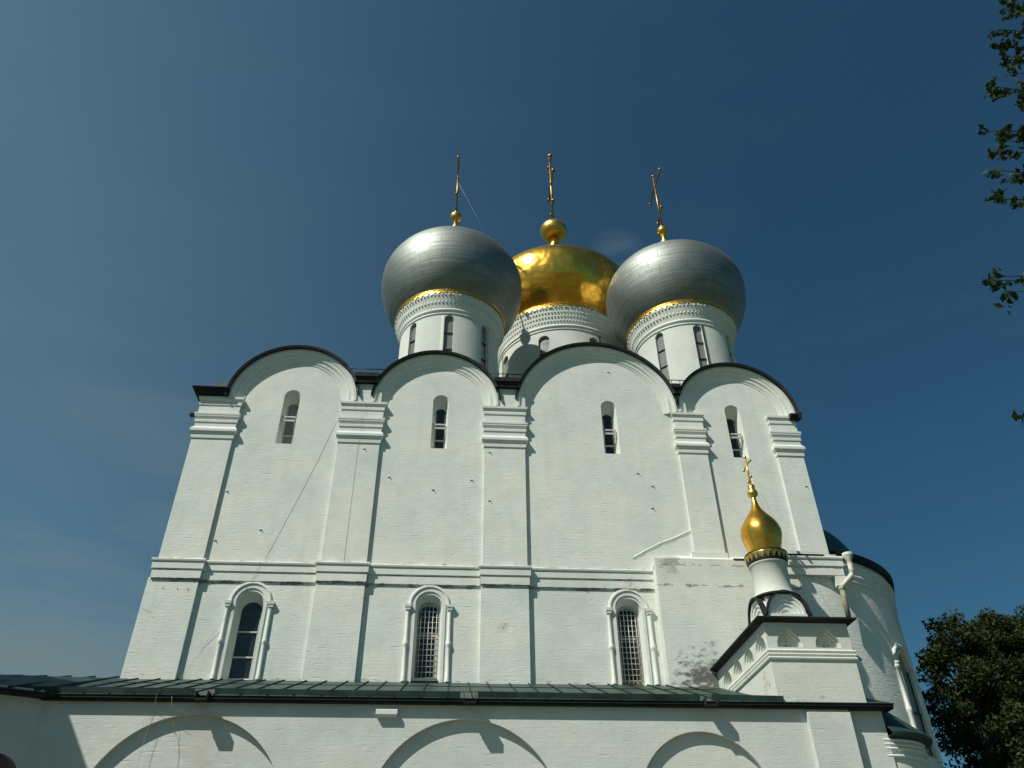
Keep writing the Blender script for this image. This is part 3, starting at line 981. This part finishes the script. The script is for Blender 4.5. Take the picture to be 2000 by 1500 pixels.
c.lathe([(5.8, 15.9), (5.8, 16.85), (5.72, 17.15), (5.45, 17.6), (4.9, 18.1), (3.8, 18.8), (2.0, 19.4), (0.05, 19.6)], AX - 0.2, AY, 48, R(-86), R(86), m=1)
c.build('apse_roof', [DARK, GREEN], apse, CB)
for wi, (wa, hw, z0, zs) in enumerate(awins):
    pn = cyl_pane(AX, AY, AR - 0.13, wa, hw * AR / (AR - 0.13), z0, zs, [9.6], [IRON, GREYP], apse, 0.02, 'arched_window')
    s = MB()
    def P(a, z, r): return (AX + r * math.cos(a), AY + r * math.sin(a), z)
    ha = 0.86 / AR
    for sg in (-1, 1):
        a = wa + sg * ha
        px, py, _ = P(a, 0, AR + 0.05)
        pr = [(0.10, 7.9), (0.11, 8.0), (0.08, 8.08), (0.08, 9.4), (0.12, 9.5), (0.12, 9.58), (0.08, 9.68), (0.075, 11.1), (0.13, 11.14), (0.13, 11.22), (0.10, 11.24), (0.15, 11.28), (0.15, 11.36), (0.02, 11.37)]
        s.lathe(pr, px, py, 12)
        a2 = wa + sg * 0.62 / AR
        s.tube([P(a2, 7.9, AR + 0.01), P(a2, 11.3, AR + 0.01)], 0.055, 8)
    for rad_, tr in ((0.82, 0.085), (0.62, 0.06)):
        s.tube([P(wa + rad_ / AR * math.cos(PI * j / 20), 11.33 + rad_ * math.sin(PI * j / 20), AR + 0.03) for j in range(21)], tr, 8)
    s.build('window_surround', TRIM, apse, CB)
# downpipe with funnel between wall and apse
dp = MB()
dp.lathe([(0.10, 14.78), (0.11, 15.0), (0.20, 15.16), (0.21, 15.30), (0.19, 15.30), (0.10, 15.1)], 15.95, 29.28, 16)
dp.tube([(15.95, 29.28, 14.95), (15.95, 29.28, 14.5), (15.88, 29.28, 14.35), (15.45, 29.32, 13.95), (15.38, 29.38, 13.8)], 0.105, 12)
dp.tube([(15.38, 29.38, 13.82), (15.38, 29.42, 12.62)], 0.10, 12, m=1)
dp.box(15.28, 15.80, 29.46, 30.6, 13.98, 14.4, m=2)
for zz in (14.55, 13.84):
    dp.lathe([(0.12, zz - 0.04), (0.125, zz + 0.04)], 15.95 if zz > 14 else 15.38, 29.28 if zz > 14 else 29.38, 12)
dp.build('downpipe', [CREAM, STAIN, TRIM], cath, CB)

# ================================================================== GALLERY
GB = (0.6, 24.3, 0.0)
gal = thing('gallery', 'low white arcaded gallery with green sheet roof in front of the cathedral', 'gallery', GB)
YG = 24.3
XL, XR = -11.62, 13.0
gw = MB()
ARCH = [(-7.30, 4.75, 2.79), (0.40, 4.75, 2.74), (7.25, 5.28, 1.93)]
holes = [arch_loop(cx, 0.4, cz, r_, 36) for cx, cz, r_ in ARCH]
gw.holed([(XL, 0), (XL, 8.0), (11.9, 8.0), (11.9, 0)], holes, YG)
for cx, cz, r_ in ARCH:
    L = arch_loop(cx, 0.4, cz, r_, 36)
    nn = len(L)
    gw.idx([(x, YG, z) for x, z in L] + [(x, YG + 0.17, z) for x, z in L], [(k, (k + 1) % nn, nn + (k + 1) % nn, nn + k) for k in range(nn)])
    gw.face([(x, YG + 0.17, z) for x, z in L])
gw.face([(11.9, 24.42, 0), (13.0, 24.42, 0), (13.0, 24.42, 8.0), (11.9, 24.42, 8.0)])
gw.face([(13.0, 24.42, 0), (13.0, 30.1, 0), (13.0, 30.1, 8.0), (13.0, 24.42, 8.0)])
# wall turning forward on the left
xa, ya = -15.6, 24.3 - (15.6 - 11.62) * math.tan(R(25))
gw.face([(XL, YG, 0), (xa, ya, 0), (xa, ya, 8.15), (XL, YG, 8.15)])
gw.build('wall', GWALL, gal, GB)
pr_ = MB()
pr_.rectloft(10.55, 11.86, 24.12, 24.6, [(0, 0), (0, 7.75)])
pr_.build('pier', GWALL, gal, GB)
lg = MB()
lg.rectloft(-2.22, -1.60, 24.13, 24.35, [(-0.03, 7.50), (0.0, 7.56), (0.0, 7.68), (-0.02, 7.70)])
lg.build('ledge', TRIM, gal, GB)
# soffit board and eaves
YE = 24.08
sf = MB()
sf.box(XL - 0.05, 13.25, YE + 0.04, 24.55, 7.86, 7.93)
sf.box(XL - 0.05, 13.25, YE, YE + 0.03, 7.92, 7.985)
dv = Vector((-math.cos(R(25)), -math.sin(R(25)), 0))
nv = Vector((math.sin(R(25)), -math.cos(R(25)), 0))
p0 = Vector((XL, YG, 7.95))
sf.obox(p0 + dv * 2.2 + nv * 0.14, dv * 2.3, nv * 0.2, (0, 0, 0.05))
sf.build('eaves', DARK, gal, GB)
# roof plane and its standing seams
def zr(y): return 8.0 + (y - YE) * (10.17 - 8.0) / (30.17 - YE)
rf = MB()
rf.face([(-11.6, YE - 0.03, 8.0), (13.3, YE - 0.03, 8.0), (13.3, 30.16, 10.17), (-11.6, 30.16, 10.17)])
q0 = p0 + dv * 4.6 + nv * 0.34
q0.z = 8.0
q1 = p0 + nv * 0.34
q1.z = 8.0
rf.face([tuple(q0), (-11.6, YE - 0.03, 8.0), (-11.6, 30.16, 10.17), (-17.6, 30.16, 10.19)])
rf.face([(-17.6, 30.16, 10.19), (-11.8, 30.16, 10.17), (-11.8, 36.0, 8.0), (-17.6, 36.0, 8.0)])
rf.face([(13.3, YE - 0.03, 8.0), (13.9, 30.16, 8.05), (13.3, 30.16, 10.17)])
roof = rf.build('roof', GREEN, gal, GB)
sm_ = MB()
sl_ = Vector((0, 30.16 - YE, 10.17 - 8.0))
sn = sl_.normalized()
un = Vector((0, -sn.z, sn.y))
x = -11.3
while x < 9.3:
    c_ = Vector((x, (YE + 30.16) / 2, (8.0 + 10.17) / 2)) + un * 0.02
    sm_.obox(c_ + Vector((random.uniform(-0.05, 0.05), 0, 0)), (0.013, 0, 0), (sn + Vector((random.uniform(-0.006, 0.006), 0, 0))) * (sl_.length / 2 - 0.03), un * 0.026)
    x += 0.74
for k in range(7):
    t_ = (k + 0.5) / 7
    a = Vector((-11.6 - 5.9 * t_, 30.1, 10.19))
    b_ = Vector(q1) + (Vector(q0) - Vector(q1)) * t_
    d_ = (a - b_)
    sm_.obox((a + b_) / 2 + Vector((0, 0, 0.03)), (0.02, 0, 0), d_ * 0.49, Vector((0, -0.01, 0.026)))
for yy in (26.2, 28.3):
    sm_.obox(Vector((-1.2, yy, zr(yy))) + un * 0.012, (10.4, 0, 0), sn * 0.02, un * 0.012)
sm_.build('seams', DARK, roof, GB)
# raised gutter strips that lead to the chutes
CH = [-7.15, 0.48, 7.62]
gs = MB()
for x0, x1 in ((-15.0, -7.45), (-6.95, 0.2), (0.72, 7.35), (7.8, 9.9)):
    ya_, yb_ = (24.42, 24.12)
    n_ = 8
    for k in range(n_):
        u, v = k / n_, (k + 1) / n_
        xa_, xb_ = x0 + (x1 - x0) * u, x0 + (x1 - x0) * v
        y0_, y1_ = ya_ + (yb_ - ya_) * u, ya_ + (yb_ - ya_) * v
        h = 0.17
        A = [(xa_, y0_, zr(y0_) - 0.01), (xa_, y0_ - 0.05, zr(y0_) + h), (xa_, y0_ + 0.06, zr(y0_) + h + 0.02), (xa_, y0_ + 0.09, zr(y0_))]
        B = [(xb_, y1_, zr(y1_) - 0.01), (xb_, y1_ - 0.05, zr(y1_) + h), (xb_, y1_ + 0.06, zr(y1_) + h + 0.02), (xb_, y1_ + 0.09, zr(y1_))]
        gs.grid([A, B], closed=True)
        if k == 0: gs.face(A)
        if k == n_ - 1: gs.face(B)
gs.build('gutter', GREEN, gal, GB)
for x in CH:
    c_ = MB()
    c_.face([(x - 0.17, 24.35, 8.02), (x + 0.17, 24.35, 8.02), (x + 0.17, 23.84, 7.90), (x - 0.17, 23.84, 7.90)])
    for sg in (-1, 1):
        c_.box(x + sg * 0.17 - 0.01, x + sg * 0.17 + 0.01, 23.84, 24.3, 7.86, 8.08)
    c_.box(x - 0.18, x + 0.18, 23.85, 24.05, 7.83, 7.885, m=0)
    c_.build('chute', DARK, gal, GB)
# porch block of the gallery further left, outside the photograph; its shade falls on the gallery wall
pw = MB()
pw.box(-24, -15.62, 15.0, 24.6, 0, 13.9)
pw.rectloft(-24, -15.62, 15.0, 24.6, [(0.0, 13.9), (0.25, 14.0), (0.3, 14.15), (0, 14.2)])
pw.face([(-24.3, 14.7, 14.2), (-15.3, 14.7, 14.2), (-19.8, 19.8, 16.6)], 1)
pw.face([(-15.3, 14.7, 14.2), (-15.3, 24.6, 14.2), (-19.8, 19.8, 16.6)], 1)
pw.face([(-15.3, 24.6, 14.2), (-24.3, 24.6, 14.2), (-19.8, 19.8, 16.6)], 1)
pw.face([(-24.3, 24.6, 14.2), (-24.3, 14.7, 14.2), (-19.8, 19.8, 16.6)], 1)
pw.build('porch', [GWALL, GREEN], gal, GB)

# ================================================================== SIDE CHAPEL
KB = (11.1, 24.3, 0.0)
chp = thing('side_chapel', 'small white chapel turret with one little gold onion dome on the gallery corner', 'chapel', KB)
BX0, BX1, BY0, BY1 = 9.78, 12.50, 24.2, 29.95
ck = MB()
def ogee(cx, z0, w, h, n=10):
    """keel-shaped niche outline, bottom left to bottom right"""
    pts = [(cx - w, z0)]
    for j in range(n + 1):
        t = j / n
        a = PI - (PI / 2) * t
        x = w * math.cos(a)
        z = h * 0.72 * math.sin(a) + (h * 0.28) * max(0.0, (t - 0.55) / 0.45) ** 2
        pts.append((cx + x, z0 + 0.08 + z))
    return pts + [(2 * cx - x, z) for x, z in reversed(pts[:-1])]
FR = [(10.50, 9.70, 0.40, 0.56), (11.74, 9.70, 0.40, 0.56)]
holes = [ogee(*k) for k in FR]
ck.holed([(BX0, 7.9), (BX0, 10.48), (BX1, 10.48), (BX1, 7.9)], holes, BY0)
def nested(mb, put, cx, z0, w, h, dep):
    L = None
    D = 0.0
    for q in range(5):
        s_ = 1 - 0.2 * q
        cur = [put(x, z, D) for x, z in ogee(cx, z0, w * s_, h * s_)]
        if L:
            nn = len(L)
            mb.idx(L + cur, [(k, (k + 1) % nn, nn + (k + 1) % nn, nn + k) for k in range(nn)])
        D += dep / 5
        L2 = [put(x, z, D) for x, z in ogee(cx, z0, w * s_, h * s_)]
        nn = len(cur)
        mb.idx(cur + L2, [(k, (k + 1) % nn, nn + (k + 1) % nn, nn + k) for k in range(nn)])
        L = L2
    mb.face(L)
for k in FR:
    nested(ck, lambda x, z, d: (x, BY0 + d, z), *k, 0.40)
SDN = [(24.85 + 1.22 * k, 9.72, 0.46, 0.56) for k in range(4)]
# west side wall in the yz plane
loops = [[Vector((BY0, 7.9, 0)), Vector((BY0, 10.48, 0)), Vector((BY1, 10.48, 0)), Vector((BY1, 7.9, 0))]] + [[Vector((y, z, 0)) for y, z in ogee(*k)] for k in SDN]
ck.idx([(BX0, p.x, p.y) for lp in loops for p in lp], tessellate_polygon(loops))
for k in SDN:
    nested(ck, lambda y, z, d: (BX0 + d, y, z), *k, 0.26)
ck.face([(BX1, BY0, 7.9), (BX1, BY1, 7.9), (BX1, BY1, 10.48), (BX1, BY0, 10.48)])
ck.build('wall', CWALL, chp, KB)
cm = MB()
LV = []
for zz in (9.36, 9.47, 9.58):
    LV += [(0.0 if not LV else 0.025, zz - 0.05), (0.05, zz - 0.04), (0.065, zz), (0.05, zz + 0.035), (0.025, zz + 0.045)]
LV.append((0.0, 9.64))
cm.rectloft(BX0, BX1, BY0, BY1, LV)
cm.tube([(12.52 + 0.02, 24.35, 9.53), (12.62, 24.5, 9.62), (12.85, 24.8, 9.68), (13.2, 25.2, 9.66)], 0.05, 8)
cm.build('cornice', TRIM, chp, KB)
er = MB()
er.rectloft(BX0, BX1, BY0, BY1 + 0.1, [(0.02, 10.48), (0.20, 10.53), (0.26, 10.55), (0.26, 10.60)])
P4 = [(11.0, 26.85, 11.55), (12.6, 26.85, 11.55), (12.6, 28.7, 11.55), (11.0, 28.7, 11.55)]
E4 = [(BX0 - 0.26, BY0 - 0.26, 10.604), (BX1 + 0.26, BY0 - 0.26, 10.604), (BX1 + 0.26, 30.0, 10.604), (BX0 - 0.26, 30.0, 10.604)]
for k in range(4):
    er.face([E4[k], E4[(k + 1) % 4], P4[(k + 1) % 4], P4[k]], 1)
er.face(P4, 1)
er.build('roof', [DARK, GREEN], chp, KB)
po = MB()
po.box(9.30, 9.48, 29.55, 29.8, 9.6, 10.48)
po.build('post', WOOD, chp, KB)
# tier of round gables under the little drum
TX, TY, TH, KT = 11.95, 28.0, 0.82, 1.093
def ZT(z): return 11.59 + (z - 10.75) * KT
tb = MB()
tb.box(TX - TH + 0.22, TX + TH - 0.22, TY - TH + 0.22, TY + TH - 0.22, ZT(10.5), ZT(11.76))
tier = tb.build('gable_tier', CWALL, chp, KB)
for axis in range(4):
    k_ = MB()
    ca, sa = math.cos(axis * PI / 2), math.sin(axis * PI / 2)
    def T(u, d, z): return (TX + u * ca - d * sa, TY + u * sa + d * ca, z)
    z0 = ZT(11.02)
    rows = []
    for j in range(21):
        a = PI * j / 20
        row = []
        for rr_, dd in ((0.695, TH - 0.2), (0.695, TH + 0.02), (0.60, TH + 0.02), (0.58, TH - 0.03), (0.47, TH - 0.03), (0.45, TH - 0.08), (0.34, TH - 0.08), (0.32, TH - 0.13), (0.2, TH - 0.13), (0.18, TH - 0.18), (0.01, TH - 0.18)):
            row.append(T(rr_ * math.cos(a), -dd, z0 + rr_ * 1.19 * math.sin(a)))
        rows.append(row)
    k_.grid(rows)
    k_.idx([T(u, -d, z) for z in (ZT(10.7), z0 + 0.01) for u, d in ((-0.72, TH + 0.03), (0.72, TH + 0.03), (0.72, TH - 0.2), (-0.72, TH - 0.2))],
           [(0, 1, 5, 4), (1, 2, 6, 5), (3, 0, 4, 7), (4, 5, 6, 7)])
    k_.build('round_gable', TRIM, tier, KB)
    r_ = MB()
    rows = []
    for j in range(21):
        a = PI * j / 20
        ex = 0.10 * max(0.0, 1 - math.sin(a) * 4)
        rows.append([T((rr_ + ex) * math.cos(a), -dd, z0 + rr_ * 1.19 * math.sin(a) - ex * 0.4) for rr_, dd in ((0.70, TH - 0.05), (0.70, TH + 0.10), (0.75, TH + 0.11), (0.75, TH - 0.10))])
    r_.grid(rows)
    r_.build('roof_rim', DARK, tier, KB)
dd_ = MB(('cyl', TX, TY, 0.6))
dd_.lathe([(0.773, 12.653), (0.784, 12.741), (0.741, 12.807), (0.719, 12.938), (0.694, 13.026), (0.683, 13.178), (0.684, 13.998), (0.722, 14.031), (0.743, 14.074), (0.722, 14.118), (0.689, 14.141), (0.722, 14.228), (0.765, 14.380), (0.437, 14.490)], TX, TY, 40)
cd = dd_.build('drum', CWALL, chp, KB)
rg = MB()
rg.lathe([(0.853, 12.632), (0.941, 12.675), (0.941, 12.719), (0.853, 12.784)], TX, TY, 40)
rg.build('drum_flashing', DARK, cd, KB)
fringe(TX, TY, 0.775, ZT(13.10), ZT(13.36), 22, cd, KB, flare=0.055, mt=GOLDT, frac=0.85, rim=False)
bk = MB()
bk.lathe([(0.745, ZT(13.04)), (0.762, ZT(13.10)), (0.822, ZT(13.43)), (0.45, ZT(13.45))], TX, TY, 40)
bk.build('fringe_backing', IRON, cd, KB)
ddm = MB(('cyl', TX, TY, 0.74))
prof = [(0.60, 14.50), (0.62, 14.58), (0.64, 14.75), (0.71, 15.0), (0.785, 15.3), (0.795, 15.5), (0.74, 15.73), (0.61, 15.96), (0.46, 16.17), (0.32, 16.36), (0.21, 16.55), (0.14, 16.74), (0.10, 16.95), (0.088, 17.1)]
ddm.lathe(prof, TX, TY, 40)
ddm.build('onion_dome', GOLD, cd, KB)
ff = MB()
pr = [(0.095, 17.05)] + [(max(0.04, 0.215 * math.cos(-PI / 2 + PI * j / 10)), 17.26 + 0.205 * math.sin(-PI / 2 + PI * j / 10)) for j in range(2, 9)] + [(0.13, 17.45), (0.14, 17.62), (0.05, 17.64)]
ff.lathe(pr, TX, TY, 20)
ff.build('finial', GOLDT, cd, KB)
cx_ = MB()
cross(cx_, TX, TY, 17.62, 19.0, 0.034, 0.42, 0.70)
for sy in (-1, 1):
    cx_.tube([(TX, TY, 18.5), (TX + 0.6, TY + sy * 0.25, 15.9)], 0.004, 4)
cx_.build('cross', GOLDT, cd, KB)
# chapel's own little apse
SX, SY, SR = 13.0, 26.2, 1.72
sa_ = MB(('cyl', SX, SY, SR))
sa_.lathe([(SR, 0), (SR, 7.2)], SX, SY, 36, R(-95), R(95))
sap = sa_.build('apse', CWALL, chp, KB)
sm2 = MB(('cyl', SX, SY, SR))
lv = []
for zz in (6.62, 6.82, 6.94, 7.06):
    lv += [(SR, zz - 0.06), (SR + 0.06, zz - 0.045), (SR + 0.085, zz), (SR + 0.06, zz + 0.035), (SR, zz + 0.04)]
sm2.lathe(lv, SX, SY, 40, R(-96), R(95))
sm2.build('cornice', TRIM, sap, KB)
sr2 = MB(('cyl', SX, SY, SR))
sr2.lathe([(SR - 0.05, 7.10), (SR + 0.32, 7.16), (SR + 0.34, 7.24), (0.9, 8.25), (0.02, 9.2)], SX, SY, 30, R(-90), R(95), smooth=False)
sr2.build('apse_roof', GREEN, sap, KB)

# ================================================================== CABLES, MONUMENT
cbl = MB()
cbl.tube([(-5.52, 29.98, 22.1), (-5.62, 30.10, 21.7), (-5.75, 30.128, 21.4), (-6.27, 30.128, 19.4), (-6.95, 30.128, 17.2), (-7.55, 30.128, 15.3), (-7.75, 30.10, 14.85), (-7.84, 29.955, 14.68), (-7.95, 30.0, 14.25), (-8.06, 30.10, 13.85), (-8.75, 30.0, 12.5), (-9.3, 30.11, 11.4), (-9.85, 30.11, 10.3), (-9.5, 29.0, 9.85), (-8.7, 26.0, 8.80), (-8.45, 24.1, 8.15), (-8.43, 24.0, 7.98), (-8.5, 24.27, 7.6), (-8.56, 24.28, 6.9), (-8.56, 24.28, 6.0), (-8.5, 24.28, 3.0)], 0.0045, 5)
tag(cbl.build('cable', ROPE, None, (-8.5, 24.2, 3.0)), 'thin grey cable slanting down the first bay from its second pilaster to the gallery', 'cable')
cbl = MB()
cbl.tube([(-4.55, 29.83, 22.6), (-4.56, 29.86, 21.5), (-4.57, 29.94, 20.45), (-4.58, 29.99, 20.2), (-4.57, 29.99, 17.0), (-4.56, 29.99, 14.8)], 0.0045, 5)
tag(cbl.build('cable', ROPE, None, (-4.56, 29.96, 14.8)), 'thin grey cable hanging straight down the face of the second pilaster', 'cable')
cbl = MB()
cbl.tube([(-8.0, 24.0, 7.95), (-8.0, 24.27, 7.6), (-7.9, 24.28, 7.3), (-7.7, 24.44, 6.9), (-7.58, 24.45, 6.5), (-7.55, 24.45, 6.0), (-7.55, 24.45, 3.0)], 0.0045, 5)
tag(cbl.build('cable', ROPE, None, (-7.55, 24.45, 3.0)), 'thin dark cable dropping across the leftmost blind arch of the gallery', 'cable')
# dark rounded gravestone at the lower left corner
mo = MB()
prf = [(-4.289, 0.000), (-4.289, 2.946), (-4.229, 3.196), (-4.154, 3.210), (-4.055, 3.206), (-4.021, 3.198), (-3.990, 3.172), (-3.963, 3.147), (-3.940, 3.114), (-3.921, 3.080), (-3.921, 0.000)]
nn = len(prf)
mo.idx([(x, y, z) for y in (8.0, 8.14) for x, z in prf], [tuple(range(nn)), tuple(range(nn, 2 * nn))] + [(k, (k + 1) % nn, nn + (k + 1) % nn, nn + k) for k in range(nn)])
mo.box(-4.43, -3.77, 7.85, 8.3, -0.1, 0.3)
tag(mo.build('gravestone', GRANITE, None, (-4.2, 8.1, 0)), 'dark reddish stone slab with rounded top at the lower left corner', 'gravestone')

# ================================================================== TREES
def leaf_quad(mb, p, s, rnd):
    n = Vector((rnd.gauss(0, 1), rnd.gauss(0, 1), rnd.gauss(0, 1) + 0.5)).normalized()
    u = n.orthogonal().normalized()
    v = n.cross(u)
    a = rnd.random() * 2 * PI
    u, v = u * math.cos(a) + v * math.sin(a), v * math.cos(a) - u * math.sin(a)
    p = Vector(p)
    mb.face([p - u * s, p - v * s * 0.62 - u * 0.1 * s + n * 0.1 * s, p + u * s * 1.1, p + v * s * 0.62 - u * 0.1 * s + n * 0.1 * s])

def big_tree(x, y, h, rad, seed, label, zlow, density=1.0, group='trees behind the apse'):
    rnd = random.Random(seed)
    t = thing('tree', label, 'tree', (x, y, 0), group)
    b = (x, y, 0)
    tr = MB()
    tr.tube([(x, y, -0.1), (x + 0.1, y, h * 0.3), (x - 0.1, y + 0.1, h * 0.6), (x, y, h * 0.88)], [0.36, 0.28, 0.18, 0.05], 10)
    cr = MB()
    clumps = []
    nc = int(185 * density)
    for k in range(nc):
        zz = zlow + (h - zlow) * rnd.random() ** 0.85
        f = (zz - zlow) / (h - zlow)
        rmax = rad * (0.55 + 0.75 * f) if f < 0.45 else rad * (0.89 * math.sqrt(max(0.02, 1 - ((f - 0.45) / 0.56) ** 2)))
        a = rnd.random() * 2 * PI
        q = rmax * (0.3 + 0.7 * rnd.random() ** 0.5) * (1.0 if rnd.random() < 0.7 else rnd.uniform(1.0, 1.3))
        c = Vector((x + q * math.cos(a), y + q * math.sin(a), zz))
        clumps.append((c, rnd.uniform(0.45, 1.15) * (1.1 - 0.45 * f) * (0.6 if q > rmax else 1.0)))
    for c, cr_ in clumps:
        if rnd.random() < 0.55:
            b0 = Vector((x, y, max(zlow * 0.7, c.z - rnd.uniform(1.5, 3.5))))
            tr.tube([b0, (b0 + c) / 2 + Vector((0, 0, 0.2)), c], [0.09, 0.05, 0.015], 5, caps=False)
        for j in range(int(430 * cr_ ** 1.5)):
            d = Vector((rnd.gauss(0, 1), rnd.gauss(0, 1), rnd.gauss(0, 0.7))).normalized() * cr_ * rnd.random() ** 0.4
            leaf_quad(cr, c + d, rnd.uniform(0.055, 0.125), rnd)
    tr.build('trunk', BARK, t, b)
    cr.build('crown', LEAF, t, b)

big_tree(26.3, 40.0, 16.6, 2.6, 1, 'dark leafy tree standing right beside the apse, its top the first to clear the wall', 2.0)
big_tree(29.2, 41.0, 17.0, 3.0, 2, 'dark leafy tree in the middle of the clump right of the apse', 2.0)
big_tree(26.0, 36.2, 11.0, 2.7, 3, 'lower dark tree filling the bottom right corner in front of the taller ones', 0.8)
big_tree(33.5, 47.0, 18.0, 3.6, 4, 'farthest dark tree of the clump, its crown showing behind its neighbours', 2.0)
big_tree(31.6, 41.5, 17.2, 3.6, 5, 'broad dark tree farthest right, mostly cut off by the right edge of the photo', 1.0)

# near tree whose branch tips reach in at the right edge
def near_tree():
    rnd = random.Random(21)
    bx, by = 12.6, 7.2
    t = thing('tree', 'near tree with small dark leaves hanging in at the upper right edge', 'tree', (bx, by, 0))
    b = (bx, by, 0)
    tr = MB()
    tr.tube([(bx, by, -0.1), (bx + 0.1, by, 4), (bx - 0.1, by + 0.1, 9), (bx, by, 14), (bx - 0.2, by, 19)], [0.30, 0.25, 0.19, 0.12, 0.04], 12)
    cr = MB()
    # ends of the limbs that reach furthest towards the church
    tips = [((9.57, 6.76, 15.60), 1.0), ((9.97, 7.04, 15.77), 1.0), ((9.21, 6.88, 14.91), 1.0), ((9.24, 7.09, 14.71), 1.0), ((9.28, 7.11, 14.42), 1.0), ((8.57, 6.61, 13.09), 1.0), ((7.96, 6.56, 12.56), 1.0), ((8.99, 7.30, 13.63), 1.0), ((8.49, 6.78, 12.43), 1.0), ((8.26, 6.76, 11.87), 1.0), ((8.51, 7.45, 12.70), 1.0), ((8.11, 6.97, 11.76), 1.0), ((8.19, 7.30, 11.86), 1.0), ((7.81, 6.98, 11.04), 1.0), ((8.14, 7.13, 11.11), 1.0), ((7.18, 6.69, 10.02), 1.0), ((7.80, 7.12, 10.47), 1.0), ((7.06, 7.33, 9.10), 1.0), ((7.01, 7.02, 8.86), 1.0), ((7.20, 7.22, 8.79), 1.0), ((6.47, 7.00, 6.71), 1.0)]
    for (tx, ty, tz), L in tips:
        tip = Vector((tx, ty, tz))
        root = Vector((bx, by, tz - 0.4 + rnd.uniform(-0.6, 0.3)))
        ctrl = (tip + root) / 2 + Vector((0, rnd.uniform(-0.2, 0.2), 0.45))
        pts = []
        for k in range(15):
            s = k / 14
            pts.append(root * (1 - s) ** 2 + ctrl * 2 * s * (1 - s) + tip * s * s)
        tr.tube(pts, [0.035 * (1 - k / 15) + 0.004 for k in range(15)], 6)
        # twigs along the outer part with leaves
        for k in range(4, 15):
            for q in range(3 if k < 13 else 2):
                p = pts[k] + Vector((rnd.uniform(-0.1, 0.1), 0, 0))
                reach = 0.16 + 0.38 * (1 - (k - 5) / 10.0)
                d = Vector((rnd.uniform(-0.8, 0.3), rnd.uniform(-0.7, 0.7), rnd.uniform(-0.9, 0.5))) * reach
                tr.tube([p, p + d * 0.5 + Vector((0, 0, 0.02)), p + d], [0.006, 0.004, 0.002], 4, caps=False)
                for j in range(10 if k > 9 else 16):
                    f = rnd.uniform(0.25, 1.08)
                    lp = p + d * f + Vector((rnd.gauss(0, 0.035), rnd.gauss(0, 0.035), rnd.gauss(0, 0.035) - 0.02))
                    leaf_quad(cr, lp, rnd.uniform(0.040, 0.070), rnd)
    # the rest of the crown, outside the picture
    for k in range(120):
        zz = rnd.uniform(6.5, 19)
        a = rnd.random() * 2 * PI
        q = rnd.uniform(0.4, 2.6)
        c = Vector((bx + 0.6 + q * math.cos(a), by + q * math.sin(a), zz))
        if c.x < 8.0 + (zz - 7) * 0.42 + 1.0: continue
        for j in range(60):
            d = Vector((rnd.gauss(0, 0.35), rnd.gauss(0, 0.35), rnd.gauss(0, 0.3)))
            leaf_quad(cr, c + d, rnd.uniform(0.04, 0.07), rnd)
    tr.build('trunk', BARK, t, b)
    cr.build('crown', LEAFB, t, b)
near_tree()
